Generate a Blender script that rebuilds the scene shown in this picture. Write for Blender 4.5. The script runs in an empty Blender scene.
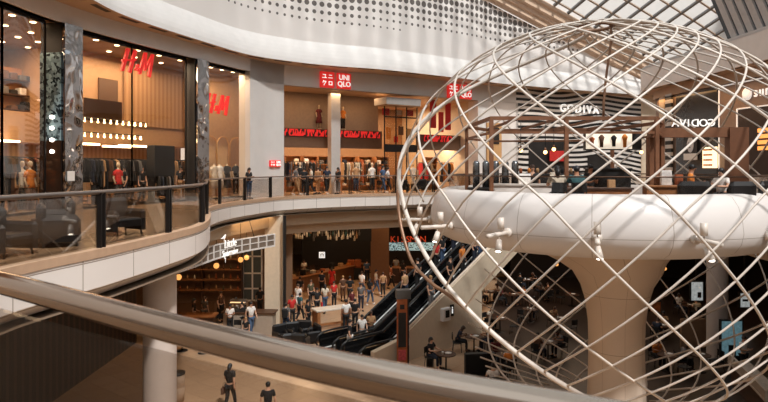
import bpy, bmesh, math, random
from mathutils import Vector, Matrix
R = math.radians
SC = bpy.context.scene
COL = SC.collection
rnd = random.Random(7)
EYE, F, CU, HV, GZ = 1.6, 600.0, 384.0, 168.0, -7.0

# ------------------------------------------------------------------ placing
def at(u, v, Y):
    return Vector(((u - CU) / F * Y, Y, EYE - (v - HV) / F * Y))
def on_floor(u, v, z=0.0):
    Y = (EYE - z) * F / (v - HV)
    return Vector(((u - CU) / F * Y, Y, z))
def zat(v, Y):
    return EYE - (v - HV) / F * Y
def catmull(pts, n=8):
    P = [Vector(p) for p in pts]
    out = []
    for i in range(len(P) - 1):
        p0 = P[max(i - 1, 0)]; p1 = P[i]; p2 = P[i + 1]; p3 = P[min(i + 2, len(P) - 1)]
        for k in range(n):
            t = k / n
            out.append(0.5 * ((2 * p1) + (p2 - p0) * t + (2 * p0 - 5 * p1 + 4 * p2 - p3) * t * t + (3 * p1 - p0 - 3 * p2 + p3) * t ** 3))
    out.append(P[-1])
    return out
def tangents(poly):
    out = []
    for i in range(len(poly)):
        a = poly[max(i - 1, 0)]; b = poly[min(i + 1, len(poly) - 1)]
        d = (b - a); d.z = 0
        out.append(d.normalized())
    return out
def offset(poly, d, side=1):
    # side=1: to the left of the travel direction, away from the atrium void
    return [p + Vector((-t.y, t.x, 0)) * d * side for p, t in zip(poly, tangents(poly))]
def at_u(poly, u):
    k = (u - CU) / F
    best = None
    for a, b in zip(poly, poly[1:]):
        fa = a.x - k * a.y; fb = b.x - k * b.y
        if fa * fb <= 0 and abs(fa - fb) > 1e-9:
            t = fa / (fa - fb)
            p = a + (b - a) * t
            d = (b - a).normalized()
            if p.y > 3 and (best is None or p.y < best[0].y):
                best = (p, math.atan2(d.y, d.x))
    if best is None:
        raise ValueError('no crossing at %s' % u)
    return best
def sub_poly(poly, u0, u1):
    # the stretch of a polyline between two sight lines
    a, _ = at_u(poly, u0); b, _ = at_u(poly, u1)
    ks = [a]
    lo, hi = (u0 - CU) / F, (u1 - CU) / F
    ks += [p for p in poly if p.y > 3 and lo + 1e-4 < p.x / p.y < hi - 1e-4]
    ks.append(b)
    return [Vector(p) for p in ks]

# ------------------------------------------------------------------ materials
def lin(c):
    return tuple((x / 255 / 12.92) if x / 255 <= .04045 else ((x / 255 + .055) / 1.055) ** 2.4 for x in c)
MATS = {}
def mat(name, rgb=(200, 200, 200), rough=.6, metal=0.0, emit=0.0, noise=0.06, nscale=6.0, bump=0.0, bscale=30.0, spec=.5, ecol=None):
    if name in MATS:
        return MATS[name]
    m = bpy.data.materials.new(name); m.use_nodes = True
    nt = m.node_tree; b = nt.nodes['Principled BSDF']
    c = lin(rgb)
    b.inputs['Roughness'].default_value = rough
    b.inputs['Metallic'].default_value = metal
    b.inputs['Specular IOR Level'].default_value = spec
    tc = nt.nodes.new('ShaderNodeTexCoord')
    if noise > 0:
        n = nt.nodes.new('ShaderNodeTexNoise'); n.inputs['Scale'].default_value = nscale; n.inputs['Detail'].default_value = 4
        nt.links.new(tc.outputs['Object'], n.inputs['Vector'])
        r = nt.nodes.new('ShaderNodeValToRGB')
        r.color_ramp.elements[0].position = .3; r.color_ramp.elements[1].position = .7
        r.color_ramp.elements[0].color = (*[x * (1 - noise) for x in c], 1)
        r.color_ramp.elements[1].color = (*[min(1, x * (1 + noise)) for x in c], 1)
        nt.links.new(n.outputs['Fac'], r.inputs['Fac']); nt.links.new(r.outputs['Color'], b.inputs['Base Color'])
    else:
        b.inputs['Base Color'].default_value = (*c, 1)
    if bump > 0:
        n2 = nt.nodes.new('ShaderNodeTexNoise'); n2.inputs['Scale'].default_value = bscale; n2.inputs['Detail'].default_value = 3
        nt.links.new(tc.outputs['Object'], n2.inputs['Vector'])
        bp = nt.nodes.new('ShaderNodeBump'); bp.inputs['Strength'].default_value = bump; bp.inputs['Distance'].default_value = .1
        nt.links.new(n2.outputs['Fac'], bp.inputs['Height']); nt.links.new(bp.outputs['Normal'], b.inputs['Normal'])
    if emit > 0:
        b.inputs['Emission Color'].default_value = (*lin(ecol or rgb), 1)
        b.inputs['Emission Strength'].default_value = emit
    MATS[name] = m
    return m
def glass(name, tint=(235, 235, 235), gloss=.12, rough=.02, fres=.5):
    if name in MATS:
        return MATS[name]
    m = bpy.data.materials.new(name); m.use_nodes = True
    nt = m.node_tree; nt.nodes.remove(nt.nodes['Principled BSDF'])
    out = nt.nodes['Material Output']
    t = nt.nodes.new('ShaderNodeBsdfTransparent'); t.inputs['Color'].default_value = (*lin(tint), 1)
    g = nt.nodes.new('ShaderNodeBsdfGlossy'); g.inputs['Roughness'].default_value = rough
    lw = nt.nodes.new('ShaderNodeLayerWeight'); lw.inputs['Blend'].default_value = .25
    mu = nt.nodes.new('ShaderNodeMath'); mu.operation = 'MULTIPLY_ADD'; mu.inputs[1].default_value = fres; mu.inputs[2].default_value = gloss * .5
    nt.links.new(lw.outputs['Fresnel'], mu.inputs[0])
    mx = nt.nodes.new('ShaderNodeMixShader')
    nt.links.new(mu.outputs[0], mx.inputs[0]); nt.links.new(t.outputs[0], mx.inputs[1]); nt.links.new(g.outputs[0], mx.inputs[2])
    nt.links.new(mx.outputs[0], out.inputs['Surface'])
    MATS[name] = m
    return m
class NT:
    """small helper for hand-made node materials"""
    def __init__(s, name, rough=.6, metal=0.0):
        s.m = bpy.data.materials.new(name); s.m.use_nodes = True; s.t = s.m.node_tree; s.b = s.t.nodes['Principled BSDF']
        s.b.inputs['Roughness'].default_value = rough; s.b.inputs['Metallic'].default_value = metal
        MATS[name] = s.m
    def n(s, kind, **kw):
        x = s.t.nodes.new(kind)
        for k, v in kw.items(): setattr(x, k, v)
        return x
    def l(s, a, b): s.t.links.new(a, b)
    def math(s, op, a, b=None, c=None):
        x = s.n('ShaderNodeMath', operation=op)
        for i, q in enumerate((a, b, c)):
            if q is None: continue
            if isinstance(q, (int, float)): x.inputs[i].default_value = q
            else: s.l(q, x.inputs[i])
        return x.outputs[0]
    def mix(s, f, a, b):
        x = s.n('ShaderNodeMix', data_type='RGBA')
        s.l(f, x.inputs['Factor'])
        for k, q in (('A', a), ('B', b)):
            i = [q2 for q2 in x.inputs if q2.name == k and q2.type == 'RGBA'][0]
            if isinstance(q, tuple): i.default_value = (*lin(q), 1)
            else: s.l(q, i)
        return [o for o in x.outputs if o.type == 'RGBA'][0]

# ------------------------------------------------------------------ mesh building
class MB:
    def __init__(s): s.v = []; s.f = []; s.uv = []; s.sm = []
    def add(s, vs, fs, uvs=None, smooth=False):
        o = len(s.v); s.v += [tuple(v) for v in vs]
        for i, f in enumerate(fs):
            s.f.append(tuple(o + k for k in f)); s.sm.append(smooth)
            s.uv.append(uvs[i] if uvs else None)
        return s
    def box(s, c, size, rz=0.0, m=None):
        x, y, z = [q / 2 for q in size]
        vs = [Vector((a * x, b * y, d * z)) for d in (-1, 1) for b in (-1, 1) for a in (-1, 1)]
        M = m or Matrix.Rotation(rz, 4, 'Z')
        vs = [M @ v + Vector(c) for v in vs]
        return s.add(vs, [(0, 2, 3, 1), (4, 5, 7, 6), (0, 1, 5, 4), (1, 3, 7, 5), (3, 2, 6, 7), (2, 0, 4, 6)])
    def rbox(s, c, size, rz=0.0, bev=.03):
        # a box with its upright and upper edges chamfered
        x, y, z = [q / 2 for q in size]; b = min(bev, x * .9, y * .9, z * .9)
        ring = lambda k, zz: [(-x + k, -y, zz), (x - k, -y, zz), (x, -y + k, zz), (x, y - k, zz), (x - k, y, zz), (-x + k, y, zz), (-x, y - k, zz), (-x, -y + k, zz)]
        r1 = ring(b, -z); r2 = ring(b, z - b); r3 = [(p[0] * (1 - b / x), p[1] * (1 - b / y), z) for p in ring(b, z)]
        M = Matrix.Rotation(rz, 4, 'Z'); vs = [M @ Vector(p) + Vector(c) for p in r1 + r2 + r3]
        fs = [tuple(range(7, -1, -1)), tuple(range(16, 24))]
        for j in (0, 8):
            fs += [(j + i, j + (i + 1) % 8, j + 8 + (i + 1) % 8, j + 8 + i) for i in range(8)]
        return s.add(vs, fs)
    def tube(s, path, r, n=8, cap=True, smooth=True):
        P = [Vector(p) for p in path]; rings = []
        up = Vector((0, 0, 1)); prev = None
        for i, p in enumerate(P):
            d = (P[min(i + 1, len(P) - 1)] - P[max(i - 1, 0)]).normalized()
            if prev is None:
                a = d.cross(up if abs(d.z) < .95 else Vector((1, 0, 0))).normalized()
            else:
                a = (prev - d * prev.dot(d)).normalized()
            prev = a; b = d.cross(a)
            rr = r[i] if isinstance(r, (list, tuple)) else r
            rings.append([p + (a * math.cos(2 * math.pi * k / n) + b * math.sin(2 * math.pi * k / n)) * rr for k in range(n)])
        vs = [q for g in rings for q in g]; fs = []
        for i in range(len(P) - 1):
            fs += [(i * n + k, i * n + (k + 1) % n, (i + 1) * n + (k + 1) % n, (i + 1) * n + k) for k in range(n)]
        if cap:
            fs += [tuple(range(n - 1, -1, -1)), tuple((len(P) - 1) * n + k for k in range(n))]
        return s.add(vs, fs, smooth=smooth)
    def lathe(s, prof, c=(0, 0, 0), n=24, a0=0.0, a1=2 * math.pi, smooth=True):
        full = abs(a1 - a0 - 2 * math.pi) < 1e-6; m = n if full else n + 1
        vs = []; c = Vector(c)
        for (r, z) in prof:
            for k in range(m):
                a = a0 + (a1 - a0) * k / n
                vs.append(c + Vector((r * math.cos(a), r * math.sin(a), z)))
        fs = []; uvs = []
        for i in range(len(prof) - 1):
            for k in range(n):
                k2 = (k + 1) % m
                fs.append((i * m + k, i * m + k2, (i + 1) * m + k2, (i + 1) * m + k))
                uvs.append([(k / n, prof[i][1]), ((k + 1) / n, prof[i][1]), ((k + 1) / n, prof[i + 1][1]), (k / n, prof[i + 1][1])])
        return s.add(vs, fs, uvs, smooth)
    def disc(s, c, r, n=24, up=True):
        vs = [Vector(c) + Vector((r * math.cos(2 * math.pi * k / n), r * math.sin(2 * math.pi * k / n), 0)) for k in range(n)]
        return s.add(vs, [tuple(range(n)) if up else tuple(range(n - 1, -1, -1))])
    def ball(s, c, r, n=10, m=7):
        r3 = r if isinstance(r, (tuple, list)) else (r, r, r)
        vs = []; c = Vector(c)
        for i in range(m + 1):
            t = math.pi * i / m
            for k in range(n):
                a = 2 * math.pi * k / n
                vs.append(c + Vector((r3[0] * math.sin(t) * math.cos(a), r3[1] * math.sin(t) * math.sin(a), r3[2] * math.cos(t))))
        fs = [(i * n + k, (i + 1) * n + k, (i + 1) * n + (k + 1) % n, i * n + (k + 1) % n) for i in range(m) for k in range(n)]
        return s.add(vs, fs, smooth=True)
    def strip(s, poly, z0, z1, poly_top=None, smooth=True):
        # a sheet standing on a polyline; z0, z1 numbers or lists; uv = (run, height)
        n = len(poly); top = poly_top or poly
        Z0 = z0 if isinstance(z0, list) else [z0] * n; Z1 = z1 if isinstance(z1, list) else [z1] * n
        vs = []; run = [0.0]
        for i in range(1, n): run.append(run[-1] + (poly[i] - poly[i - 1]).length)
        for i in range(n):
            vs.append((poly[i].x, poly[i].y, Z0[i])); vs.append((top[i].x, top[i].y, Z1[i]))
        fs = []; uvs = []
        for i in range(n - 1):
            fs.append((2 * i, 2 * i + 2, 2 * i + 3, 2 * i + 1))
            uvs.append([(run[i], Z0[i]), (run[i + 1], Z0[i + 1]), (run[i + 1], Z1[i + 1]), (run[i], Z1[i])])
        return s.add(vs, fs, uvs, smooth)
    def slab(s, poly, outer, z0, z1):
        # a solid band between two polylines of equal length
        n = len(poly); vs = []
        for p, q in zip(poly, outer):
            vs += [(p.x, p.y, z0), (q.x, q.y, z0), (q.x, q.y, z1), (p.x, p.y, z1)]
        fs = []
        for i in range(n - 1):
            a, b = 4 * i, 4 * i + 4
            for k in range(4):
                k2 = (k + 1) % 4
                fs.append((a + k, a + k2, b + k2, b + k))
        fs += [(3, 2, 1, 0), tuple(4 * (n - 1) + k for k in range(4))]
        return s.add(vs, fs)
    def wall(s, poly, z0, z1, th, side=1):
        return s.slab(poly, offset(poly, th, side), z0, z1)
    def prism(s, outline, depth, M):
        # outline in local x-z, extruded along local y
        n = len(outline)
        vs = [M @ Vector((x, -depth / 2, z)) for x, z in outline] + [M @ Vector((x, depth / 2, z)) for x, z in outline]
        fs = [tuple(range(n)), tuple(range(2 * n - 1, n - 1, -1))]
        fs += [(i, n + i, n + (i + 1) % n, (i + 1) % n) for i in range(n)]
        return s.add(vs, fs)
    def build(s, name, m=None, parent=None, loc=None):
        me = bpy.data.meshes.new(name)
        me.from_pydata(s.v, [], s.f)
        if any(u is not None for u in s.uv):
            uvl = me.uv_layers.new(name='UVMap')
            i = 0
            for p, u in zip(s.f, s.uv):
                for k in range(len(p)):
                    uvl.data[i].uv = u[k] if u else (0, 0); i += 1
        me.polygons.foreach_set('use_smooth', s.sm)
        bm = bmesh.new(); bm.from_mesh(me)
        bmesh.ops.recalc_face_normals(bm, faces=bm.faces[:]); bm.to_mesh(me); bm.free()
        o = bpy.data.objects.new(name, me)
        if m: me.materials.append(m)
        COL.objects.link(o)
        if parent: o.parent = parent
        if loc is not None: o.location = loc
        return o
def flat_build(mb, name, m, parent=None):
    return mb.build(name, m, parent)
def empty(name, loc=(0, 0, 0), rz=0.0):
    o = bpy.data.objects.new(name, None); COL.objects.link(o); o.location = loc; o.rotation_euler = (0, 0, rz); o.empty_display_size = .2
    return o
def tag(o, label, cat, group=None, kind=None):
    o['label'] = label; o['category'] = cat
    if group: o['group'] = group
    if kind: o['kind'] = kind
    return o
def thing(name, label, cat, loc=(0, 0, 0), rz=0.0, group=None):
    return tag(empty(name, loc, rz), label, cat, group)
def struct(name, mb, m, label=None, cat=None):
    o = mb.build(name, m); o['kind'] = 'structure'
    o['label'] = label or name.replace('_', ' '); o['category'] = cat or name.split('_')[0]
    return o
def copy_tree(o, parent=None):
    c = o.copy(); COL.objects.link(c)
    if parent: c.parent = parent
    for ch in list(o.children): copy_tree(ch, c)
    return c
def text(name, body, m, h, ext=.02, parent=None, shear=0.0, align='CENTER', loc=(0, 0, 0), rz=0.0, offset_=0.0):
    cu = bpy.data.curves.new(name, 'FONT'); cu.body = body; cu.size = h * 1.38; cu.extrude = ext; cu.align_x = align; cu.align_y = 'CENTER'
    cu.shear = shear; cu.offset = offset_; cu.resolution_u = 3
    cu.materials.append(m)
    tmp = bpy.data.objects.new(name, cu); COL.objects.link(tmp)
    bpy.context.view_layer.update()
    me = bpy.data.meshes.new_from_object(tmp.evaluated_get(bpy.context.evaluated_depsgraph_get()))
    bpy.data.objects.remove(tmp); bpy.data.curves.remove(cu)
    me.name = name; me.materials.clear(); me.materials.append(m)
    o = bpy.data.objects.new(name, me); COL.objects.link(o)
    o.rotation_euler = (R(90), 0, rz); o.location = loc
    if parent: o.parent = parent
    return o

# ------------------------------------------------------------------ palette
WHITE = mat('white_plaster', (228, 222, 217), .7, noise=.03, nscale=2)
HEAD = mat('header_plaster', (214, 208, 203), .6, noise=.03, nscale=1.5)
TAN = mat('tan_soffit', (190, 160, 132), .6)
CREAM = mat('cream_paint', (214, 196, 172), .6, noise=.04)
GREY_METAL = mat('grey_metal', (150, 140, 132), .35, .8)
DARK_METAL = mat('dark_metal', (46, 42, 40), .4, .7)
BLACK = mat('matte_black', (16, 15, 15), .6, noise=.1)
NEAR_BLACK = mat('charcoal', (32, 29, 28), .55, noise=.15)
CHROME = mat('polished_steel', (205, 200, 196), .12, 1.0, noise=.02)
WOOD = mat('warm_wood', (150, 98, 58), .5, noise=.22, nscale=9)
DARK_WOOD = mat('dark_wood', (70, 45, 30), .5, noise=.25, nscale=9)
BROWN_STEEL = mat('brown_steel', (122, 80, 54), .5, .1, noise=.12)
LED = mat('lamp_diffuser', (255, 226, 180), .5, emit=9, noise=0)
LED_WHITE = mat('white_light', (255, 244, 228), .5, emit=6, noise=0)
LETTER = mat('white_letter', (250, 246, 240), .5, emit=.55, noise=0)
RED_SIGN = mat('red_sign', (214, 44, 40), .5, emit=.5, noise=0)
WHITE_TUBE = mat('white_tube', (212, 200, 188), .38, noise=.03, nscale=3)
GLASS = glass('clear_glass')
RAIL_GLASS = glass('railing_glass', (240, 236, 232), .04, fres=.35)
SHOP_GLASS = glass('shop_glass', (244, 236, 226), .03, fres=.16)

# ------------------------------------------------------------------ camera, sky, sun
cd = bpy.data.cameras.new('camera'); cam = bpy.data.objects.new('camera', cd); COL.objects.link(cam)
cam.location = (0, 0, EYE); cam.rotation_euler = (R(90), 0, 0)
cd.sensor_width = 36; cd.lens = F / 768 * 36
cd.shift_y = -(201 - HV) / 768
cd.clip_start = .05; cd.clip_end = 300
cd.dof.use_dof = True; cd.dof.focus_distance = 22; cd.dof.aperture_fstop = 8.0
SC.camera = cam
SC.view_settings.view_transform = 'Standard'; SC.view_settings.look = 'None'; SC.view_settings.gamma = 1.0
SC.view_settings.use_curve_mapping = False; SC.view_settings.exposure = EXPOSURE if 'EXPOSURE' in globals() else 0.32
SC.cycles.use_denoising = True
SC.cycles.max_bounces = 7; SC.cycles.diffuse_bounces = 4; SC.cycles.transparent_max_bounces = 24
SC.cycles.sample_clamp_indirect = 4.0; SC.cycles.caustics_reflective = False; SC.cycles.caustics_refractive = False
w = bpy.data.worlds.new('sky'); SC.world = w; w.use_nodes = True
bg = w.node_tree.nodes['Background']; bg.inputs['Color'].default_value = (*lin((232, 240, 246)), 1); bg.inputs['Strength'].default_value = 1.05
sl = bpy.data.lights.new('sun', 'SUN'); sun = bpy.data.objects.new('sun', sl); COL.objects.link(sun)
sl.energy = 3.3; sl.angle = R(4.0); sl.color = (1, .985, .965)
SUN_DIR = Vector((-.34, .58, -.84))          # the way the light travels
sun.rotation_euler = SUN_DIR.to_track_quat('-Z', 'Y').to_euler()
def area(name, loc, size, power, col=(255, 196, 130), rz=0.0, rot=None, spread=None):
    l = bpy.data.lights.new(name, 'AREA'); l.shape = 'RECTANGLE'; l.size = size[0]; l.size_y = size[1]; l.energy = power; l.color = lin(col)
    o = bpy.data.objects.new(name, l); COL.objects.link(o); o.location = loc; o.rotation_euler = rot or (0, 0, rz)
    if spread: l.spread = spread
    return o

# ------------------------------------------------------------------ plan lines of the atrium
FACADE = catmull([Vector(((u - CU) / F * Y, Y, 0)) for u, Y in ((-60, 16.5), (0, 18.8), (62, 21.8), (130, 25.2), (200, 29.3), (250, 32.8), (284, 34.9), (340, 37.0), (390, 38.9), (470, 42.6), (518, 45.2), (640, 51.0), (664, 52.2))] , 10)
FACADE = [Vector((-11.2, 9, 0)), Vector((-12.0, 13, 0))] + FACADE
LIP = catmull([Vector(((u - CU) / F * Y, Y, 0)) for u, Y in ((60, 19.4), (90, 21.2), (130, 23.9), (200, 28.2), (250, 31.8), (300, 34.1), (340, 35.4), (390, 36.8), (470, 40.6), (518, 43.4), (640, 49.3), (690, 52))], 10)
LIP = [Vector((-10.0, 8, 0)), Vector((-10.6, 13, 0))] + LIP
EDGE = catmull([Vector(p) for p in ((3.2, -.6, 0), (1.6, .32, 0), (.05, 1.0, 0), (-.9, 1.6, 0), (-2.5, 2.65, 0), (-4.3, 4.15, 0), (-5.55, 6.3, 0), (-5.9, 9.2, 0), (-5.44, 11.7, 0), (-5.12, 14.3, 0), (-5.02, 16.2, 0), (-5.35, 18.2, 0),
                (-6.0, 20.6, 0), (-6.85, 23.4, 0), (-7.0, 26.4, 0), (-6.4, 29.6, 0), (-5.4, 32.6, 0), (-2.6, 35.2, 0), (.36, 36.6, 0), (4.0, 38.6, 0), (9.2, 41.6, 0), (13.5, 41.0, 0), (15.0, 36, 0), (14.8, 28, 0), (14.2, 20, 0), (14.6, 12, 0), (14.0, 4, 0), (9, -.6, 0))], 6)
# ------------------------------------------------------------------ node materials of the shell
def dots_material():
    q = NT('perforated_wall', .7)
    uv = q.n('ShaderNodeUVMap'); sp = q.n('ShaderNodeSeparateXYZ'); q.l(uv.outputs[0], sp.inputs[0])
    p = .48
    sx = q.math('DIVIDE', sp.outputs[0], p); sy = q.math('DIVIDE', sp.outputs[1], p)
    fx = q.math('SUBTRACT', q.math('FRACT', sx), .5); fy = q.math('SUBTRACT', q.math('FRACT', sy), .5)
    d = q.math('SQRT', q.math('ADD', q.math('MULTIPLY', fx, fx), q.math('MULTIPLY', fy, fy)))
    cell = q.n('ShaderNodeCombineXYZ')
    cx = q.math('FLOOR', sx); cy = q.math('FLOOR', sy)
    q.l(cx, cell.inputs[0]); q.l(cy, cell.inputs[1])
    # size field: large along a slanting band, fading to nothing below it
    # lower limit of the dots as a function of run: h0
    run = q.math('MULTIPLY', cx, p); hh = q.math('MULTIPLY', cy, p)
    DOT = q
    nz = q.n('ShaderNodeTexNoise'); nz.inputs['Scale'].default_value = .055; nz.inputs['Detail'].default_value = 1.5
    q.l(cell.outputs[0], nz.inputs['Vector'])
    low = q.math('ADD', q.math('MULTIPLY', run, DOT_SLOPE), DOT_BASE)
    up = q.math('SUBTRACT', hh, low)
    f = q.math('MULTIPLY', q.math('MINIMUM', q.math('MAXIMUM', q.math('MULTIPLY_ADD', up, .13, .15), 0.0), .44), q.math('MULTIPLY_ADD', nz.outputs['Fac'], 1.5, .30))
    f = q.math('MINIMUM', f, .44)
    gate = q.math('GREATER_THAN', up, 0.0)
    rr = q.math('MULTIPLY', f, gate)
    rlim = q.math('LESS_THAN', run, DOT_END)
    rr = q.math('MULTIPLY', rr, rlim)
    ins = q.math('LESS_THAN', d, rr)
    q.l(q.mix(ins, (230, 222, 216), (100, 92, 87)), q.b.inputs['Base Color'])
    return q.m
def seam_material(name, rgb, dark, px, pz, wd, rough=.5, zoff=0.0):
    q = NT(name, rough)
    uv = q.n('ShaderNodeUVMap'); sp = q.n('ShaderNodeSeparateXYZ'); q.l(uv.outputs[0], sp.inputs[0])
    a = q.math('LESS_THAN', q.math('MULTIPLY', q.math('FRACT', q.math('DIVIDE', sp.outputs[0], px)), px), wd)
    b = q.math('LESS_THAN', q.math('MULTIPLY', q.math('FRACT', q.math('DIVIDE', q.math('ADD', sp.outputs[1], 50 + zoff), pz)), pz), wd)
    q.l(q.mix(q.math('MAXIMUM', a, b), rgb, dark), q.b.inputs['Base Color'])
    return q.m
def tile_material(name, rgb, rgb2, p, rough=.25, joint=(120, 100, 84)):
    q = NT(name, rough)
    tc = q.n('ShaderNodeTexCoord')
    br = q.n('ShaderNodeTexBrick'); br.offset = 0; br.inputs['Scale'].default_value = 1
    br.inputs['Brick Width'].default_value = p; br.inputs['Row Height'].default_value = p; br.inputs['Mortar Size'].default_value = .006 * p
    br.inputs['Color1'].default_value = (*lin(rgb), 1); br.inputs['Color2'].default_value = (*lin(rgb2), 1); br.inputs['Mortar'].default_value = (*lin(joint), 1)
    mp = q.n('ShaderNodeMapping'); mp.inputs['Rotation'].default_value = (0, 0, R(38)); q.l(tc.outputs['Object'], mp.inputs[0]); q.l(mp.outputs[0], br.inputs['Vector'])
    q.l(br.outputs['Color'], q.b.inputs['Base Color'])
    return q.m
def stripes_material():
    q = NT('zebra_stripes', .5)
    uv = q.n('ShaderNodeUVMap'); sp = q.n('ShaderNodeSeparateXYZ'); q.l(uv.outputs[0], sp.inputs[0])
    n = q.math('MULTIPLY', q.math('SINE', q.math('MULTIPLY_ADD', sp.outputs[0], .42, .6)), .22)
    n2 = q.math('MULTIPLY', q.math('SINE', q.math('MULTIPLY_ADD', sp.outputs[0], .95, q.math('MULTIPLY', sp.outputs[1], .5))), .09)
    z = q.math('ADD', sp.outputs[1], q.math('ADD', n, n2))
    s = q.math('GREATER_THAN', q.math('FRACT', q.math('DIVIDE', z, .40)), .5)
    q.l(q.mix(s, (14, 13, 13), (224, 218, 212)), q.b.inputs['Base Color'])
    return q.m
def soffit_material():
    q = NT('slotted_soffit', .6)
    uv = q.n('ShaderNodeUVMap'); sp = q.n('ShaderNodeSeparateXYZ'); q.l(uv.outputs[0], sp.inputs[0])
    a = q.math('LESS_THAN', q.math('FRACT', q.math('DIVIDE', sp.outputs[0], 1.75)), .62)
    b = q.math('MULTIPLY', q.math('GREATER_THAN', sp.outputs[1], .18), q.math('LESS_THAN', sp.outputs[1], .42))
    q.l(q.mix(q.math('MULTIPLY', a, b), (196, 164, 134), (60, 42, 32)), q.b.inputs['Base Color'])
    return q.m
def wave_chrome():
    q = NT('rippled_steel', .08, 1.0)
    q.b.inputs['Base Color'].default_value = (*lin((190, 190, 192)), 1)
    tc = q.n('ShaderNodeTexCoord'); mp = q.n('ShaderNodeMapping'); mp.inputs['Scale'].default_value = (1, 1, .8); q.l(tc.outputs['Object'], mp.inputs[0])
    nz = q.n('ShaderNodeTexNoise'); nz.inputs['Scale'].default_value = 1.1; nz.inputs['Detail'].default_value = .6; nz.inputs['Distortion'].default_value = 1.2
    q.l(mp.outputs[0], nz.inputs['Vector'])
    bp = q.n('ShaderNodeBump'); bp.inputs['Strength'].default_value = .5; bp.inputs['Distance'].default_value = .22
    q.l(nz.outputs['Fac'], bp.inputs['Height']); q.l(bp.outputs[0], q.b.inputs['Normal'])
    return q.m
def mosaic():
    q = NT('teal_mosaic', .25, .3)
    tc = q.n('ShaderNodeTexCoord'); vo = q.n('ShaderNodeTexVoronoi'); vo.inputs['Scale'].default_value = 9
    q.l(tc.outputs['Object'], vo.inputs['Vector'])
    rp = q.n('ShaderNodeValToRGB'); e = rp.color_ramp.elements
    e[0].position = .25; e[0].color = (*lin((40, 54, 60)), 1); e[1].position = .75; e[1].color = (*lin((160, 190, 200)), 1)
    sp = q.n('ShaderNodeSeparateXYZ'); q.l(vo.outputs['Color'], sp.inputs[0]); q.l(sp.outputs[0], rp.inputs[0]); q.l(rp.outputs[0], q.b.inputs['Base Color'])
    return q.m
def ribbed(name, rgb, rgb2, p, rough=.5, duty=.5, uvmode=True):
    q = NT(name, rough)
    if uvmode:
        uv = q.n('ShaderNodeUVMap'); src = uv.outputs[0]
    else:
        tc = q.n('ShaderNodeTexCoord'); src = tc.outputs['Object']
    sp = q.n('ShaderNodeSeparateXYZ'); q.l(src, sp.inputs[0])
    a = q.math('LESS_THAN', q.math('FRACT', q.math('DIVIDE', sp.outputs[0], p)), duty)
    q.l(q.mix(a, rgb, rgb2), q.b.inputs['Base Color'])
    return q.m

GROUND = tile_material('ground_stone', (180, 148, 118), (190, 157, 126), .9, .22)
UPFLOOR = tile_material('upper_floor_stone', (168, 134, 102), (180, 144, 110), .8, .2)
FASCIA = seam_material('fascia_panel', (232, 222, 214), (150, 134, 120), 1.62, .55, .022, .45, zoff=-.32 + .55)
SOFFIT = soffit_material()
UNDER = mat('slab_underside', (120, 100, 82), .7)
BULK = mat('bulkhead_paint', (206, 182, 154), .6, noise=.03)
CHROME_WAVE = wave_chrome(); MOSAIC = mosaic()
RIB_WOOD = ribbed('ribbed_timber', (184, 142, 102), (162, 122, 84), .28)
SLAT_DARK = ribbed('dark_slats', (64, 46, 36), (20, 16, 14), .42, duty=.62)
STRIPES = stripes_material()

# ------------------------------------------------------------------ floors
from mathutils.geometry import tessellate_polygon
def holed(name, z, m, flip=False):
    outer = [Vector((-26, -10, 0)), Vector((38, -10, 0)), Vector((38, 60, 0)), Vector((-26, 60, 0))]
    hole = [Vector(p) for p in EDGE]
    tr = tessellate_polygon([outer, hole])
    pts = outer + hole
    b = MB(); b.add([(p.x, p.y, z) for p in pts], [tuple(t) for t in tr])
    return b
struct('floor', holed('f', 0.0, UPFLOOR), UPFLOOR, 'beige stone floor of the upper shopping level', 'floor')
struct('ceiling_underside', holed('c', -.97, UNDER), UNDER, 'dim brown underside of the upper floor slab', 'ceiling')
b = MB(); b.add([(-26, -10, GZ), (38, -10, GZ), (38, 60, GZ), (-26, 60, GZ)], [(0, 1, 2, 3)])
struct('floor_lower', b, GROUND, 'tan stone floor of the lower shopping level', 'floor')
struct('trim_kerb', MB().slab(offset(EDGE, -.05), offset(EDGE, .16), -.11, .05), mat('kerb_stone', (190, 156, 128), .5), 'tan kerb strip along the gallery edge', 'trim')
pan = MB(); pan.strip(offset(EDGE, -.03), -.68, -.11); pan.strip(offset(EDGE, .25), -.90, -.68, offset(EDGE, -.03))
struct('trim_fascia', pan, FASCIA, 'white panelled fascia along the gallery edge', 'trim')
far = [p for p in EDGE if p.y > 22.3 and p.x < 14.9][0:]
bk = MB(); bk.wall(offset(far, .55), -1.62, -.88, .3); bk.wall(offset(far, 1.0), -2.15, -1.5, .3)
struct('trim_bulkhead', bk, BULK, 'beige stepped bulkhead under the far gallery', 'trim')

# ------------------------------------------------------------------ great white wall and its lip
def ztop(p):
    return 13.35 + (7.5 - p.x) * .315
DOT_BASE = 0; DOT_SLOPE = 0; DOT_END = 999
wl = offset(LIP, .55)
run = 0; runs = [0.0]
for p, q_ in zip(wl, wl[1:]): runs.append(runs[-1] + (q_ - p).length)
def wall_uv(u, v):
    p, _ = at_u(wl, u)
    for i in range(len(wl) - 1):
        if (p - wl[i]).length + (wl[i + 1] - p).length < (wl[i + 1] - wl[i]).length + 1e-4:
            return runs[i] + (p - wl[i]).length, zat(v, p.y)
ra, ha = wall_uv(225, 4); rb, hb = wall_uv(500, 50)
DOT_SLOPE = (hb - ha) / (rb - ra); DOT_BASE = ha - DOT_SLOPE * ra; DOT_END = wall_uv(592, 60)[0]
PERF = dots_material()
wtop = [ztop(p) for p in wl]
struct('wall_upper', MB().strip(wl, 9.0, wtop), PERF, 'curved white wall pierced by a field of round dots', 'wall')
cv = MB()
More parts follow.
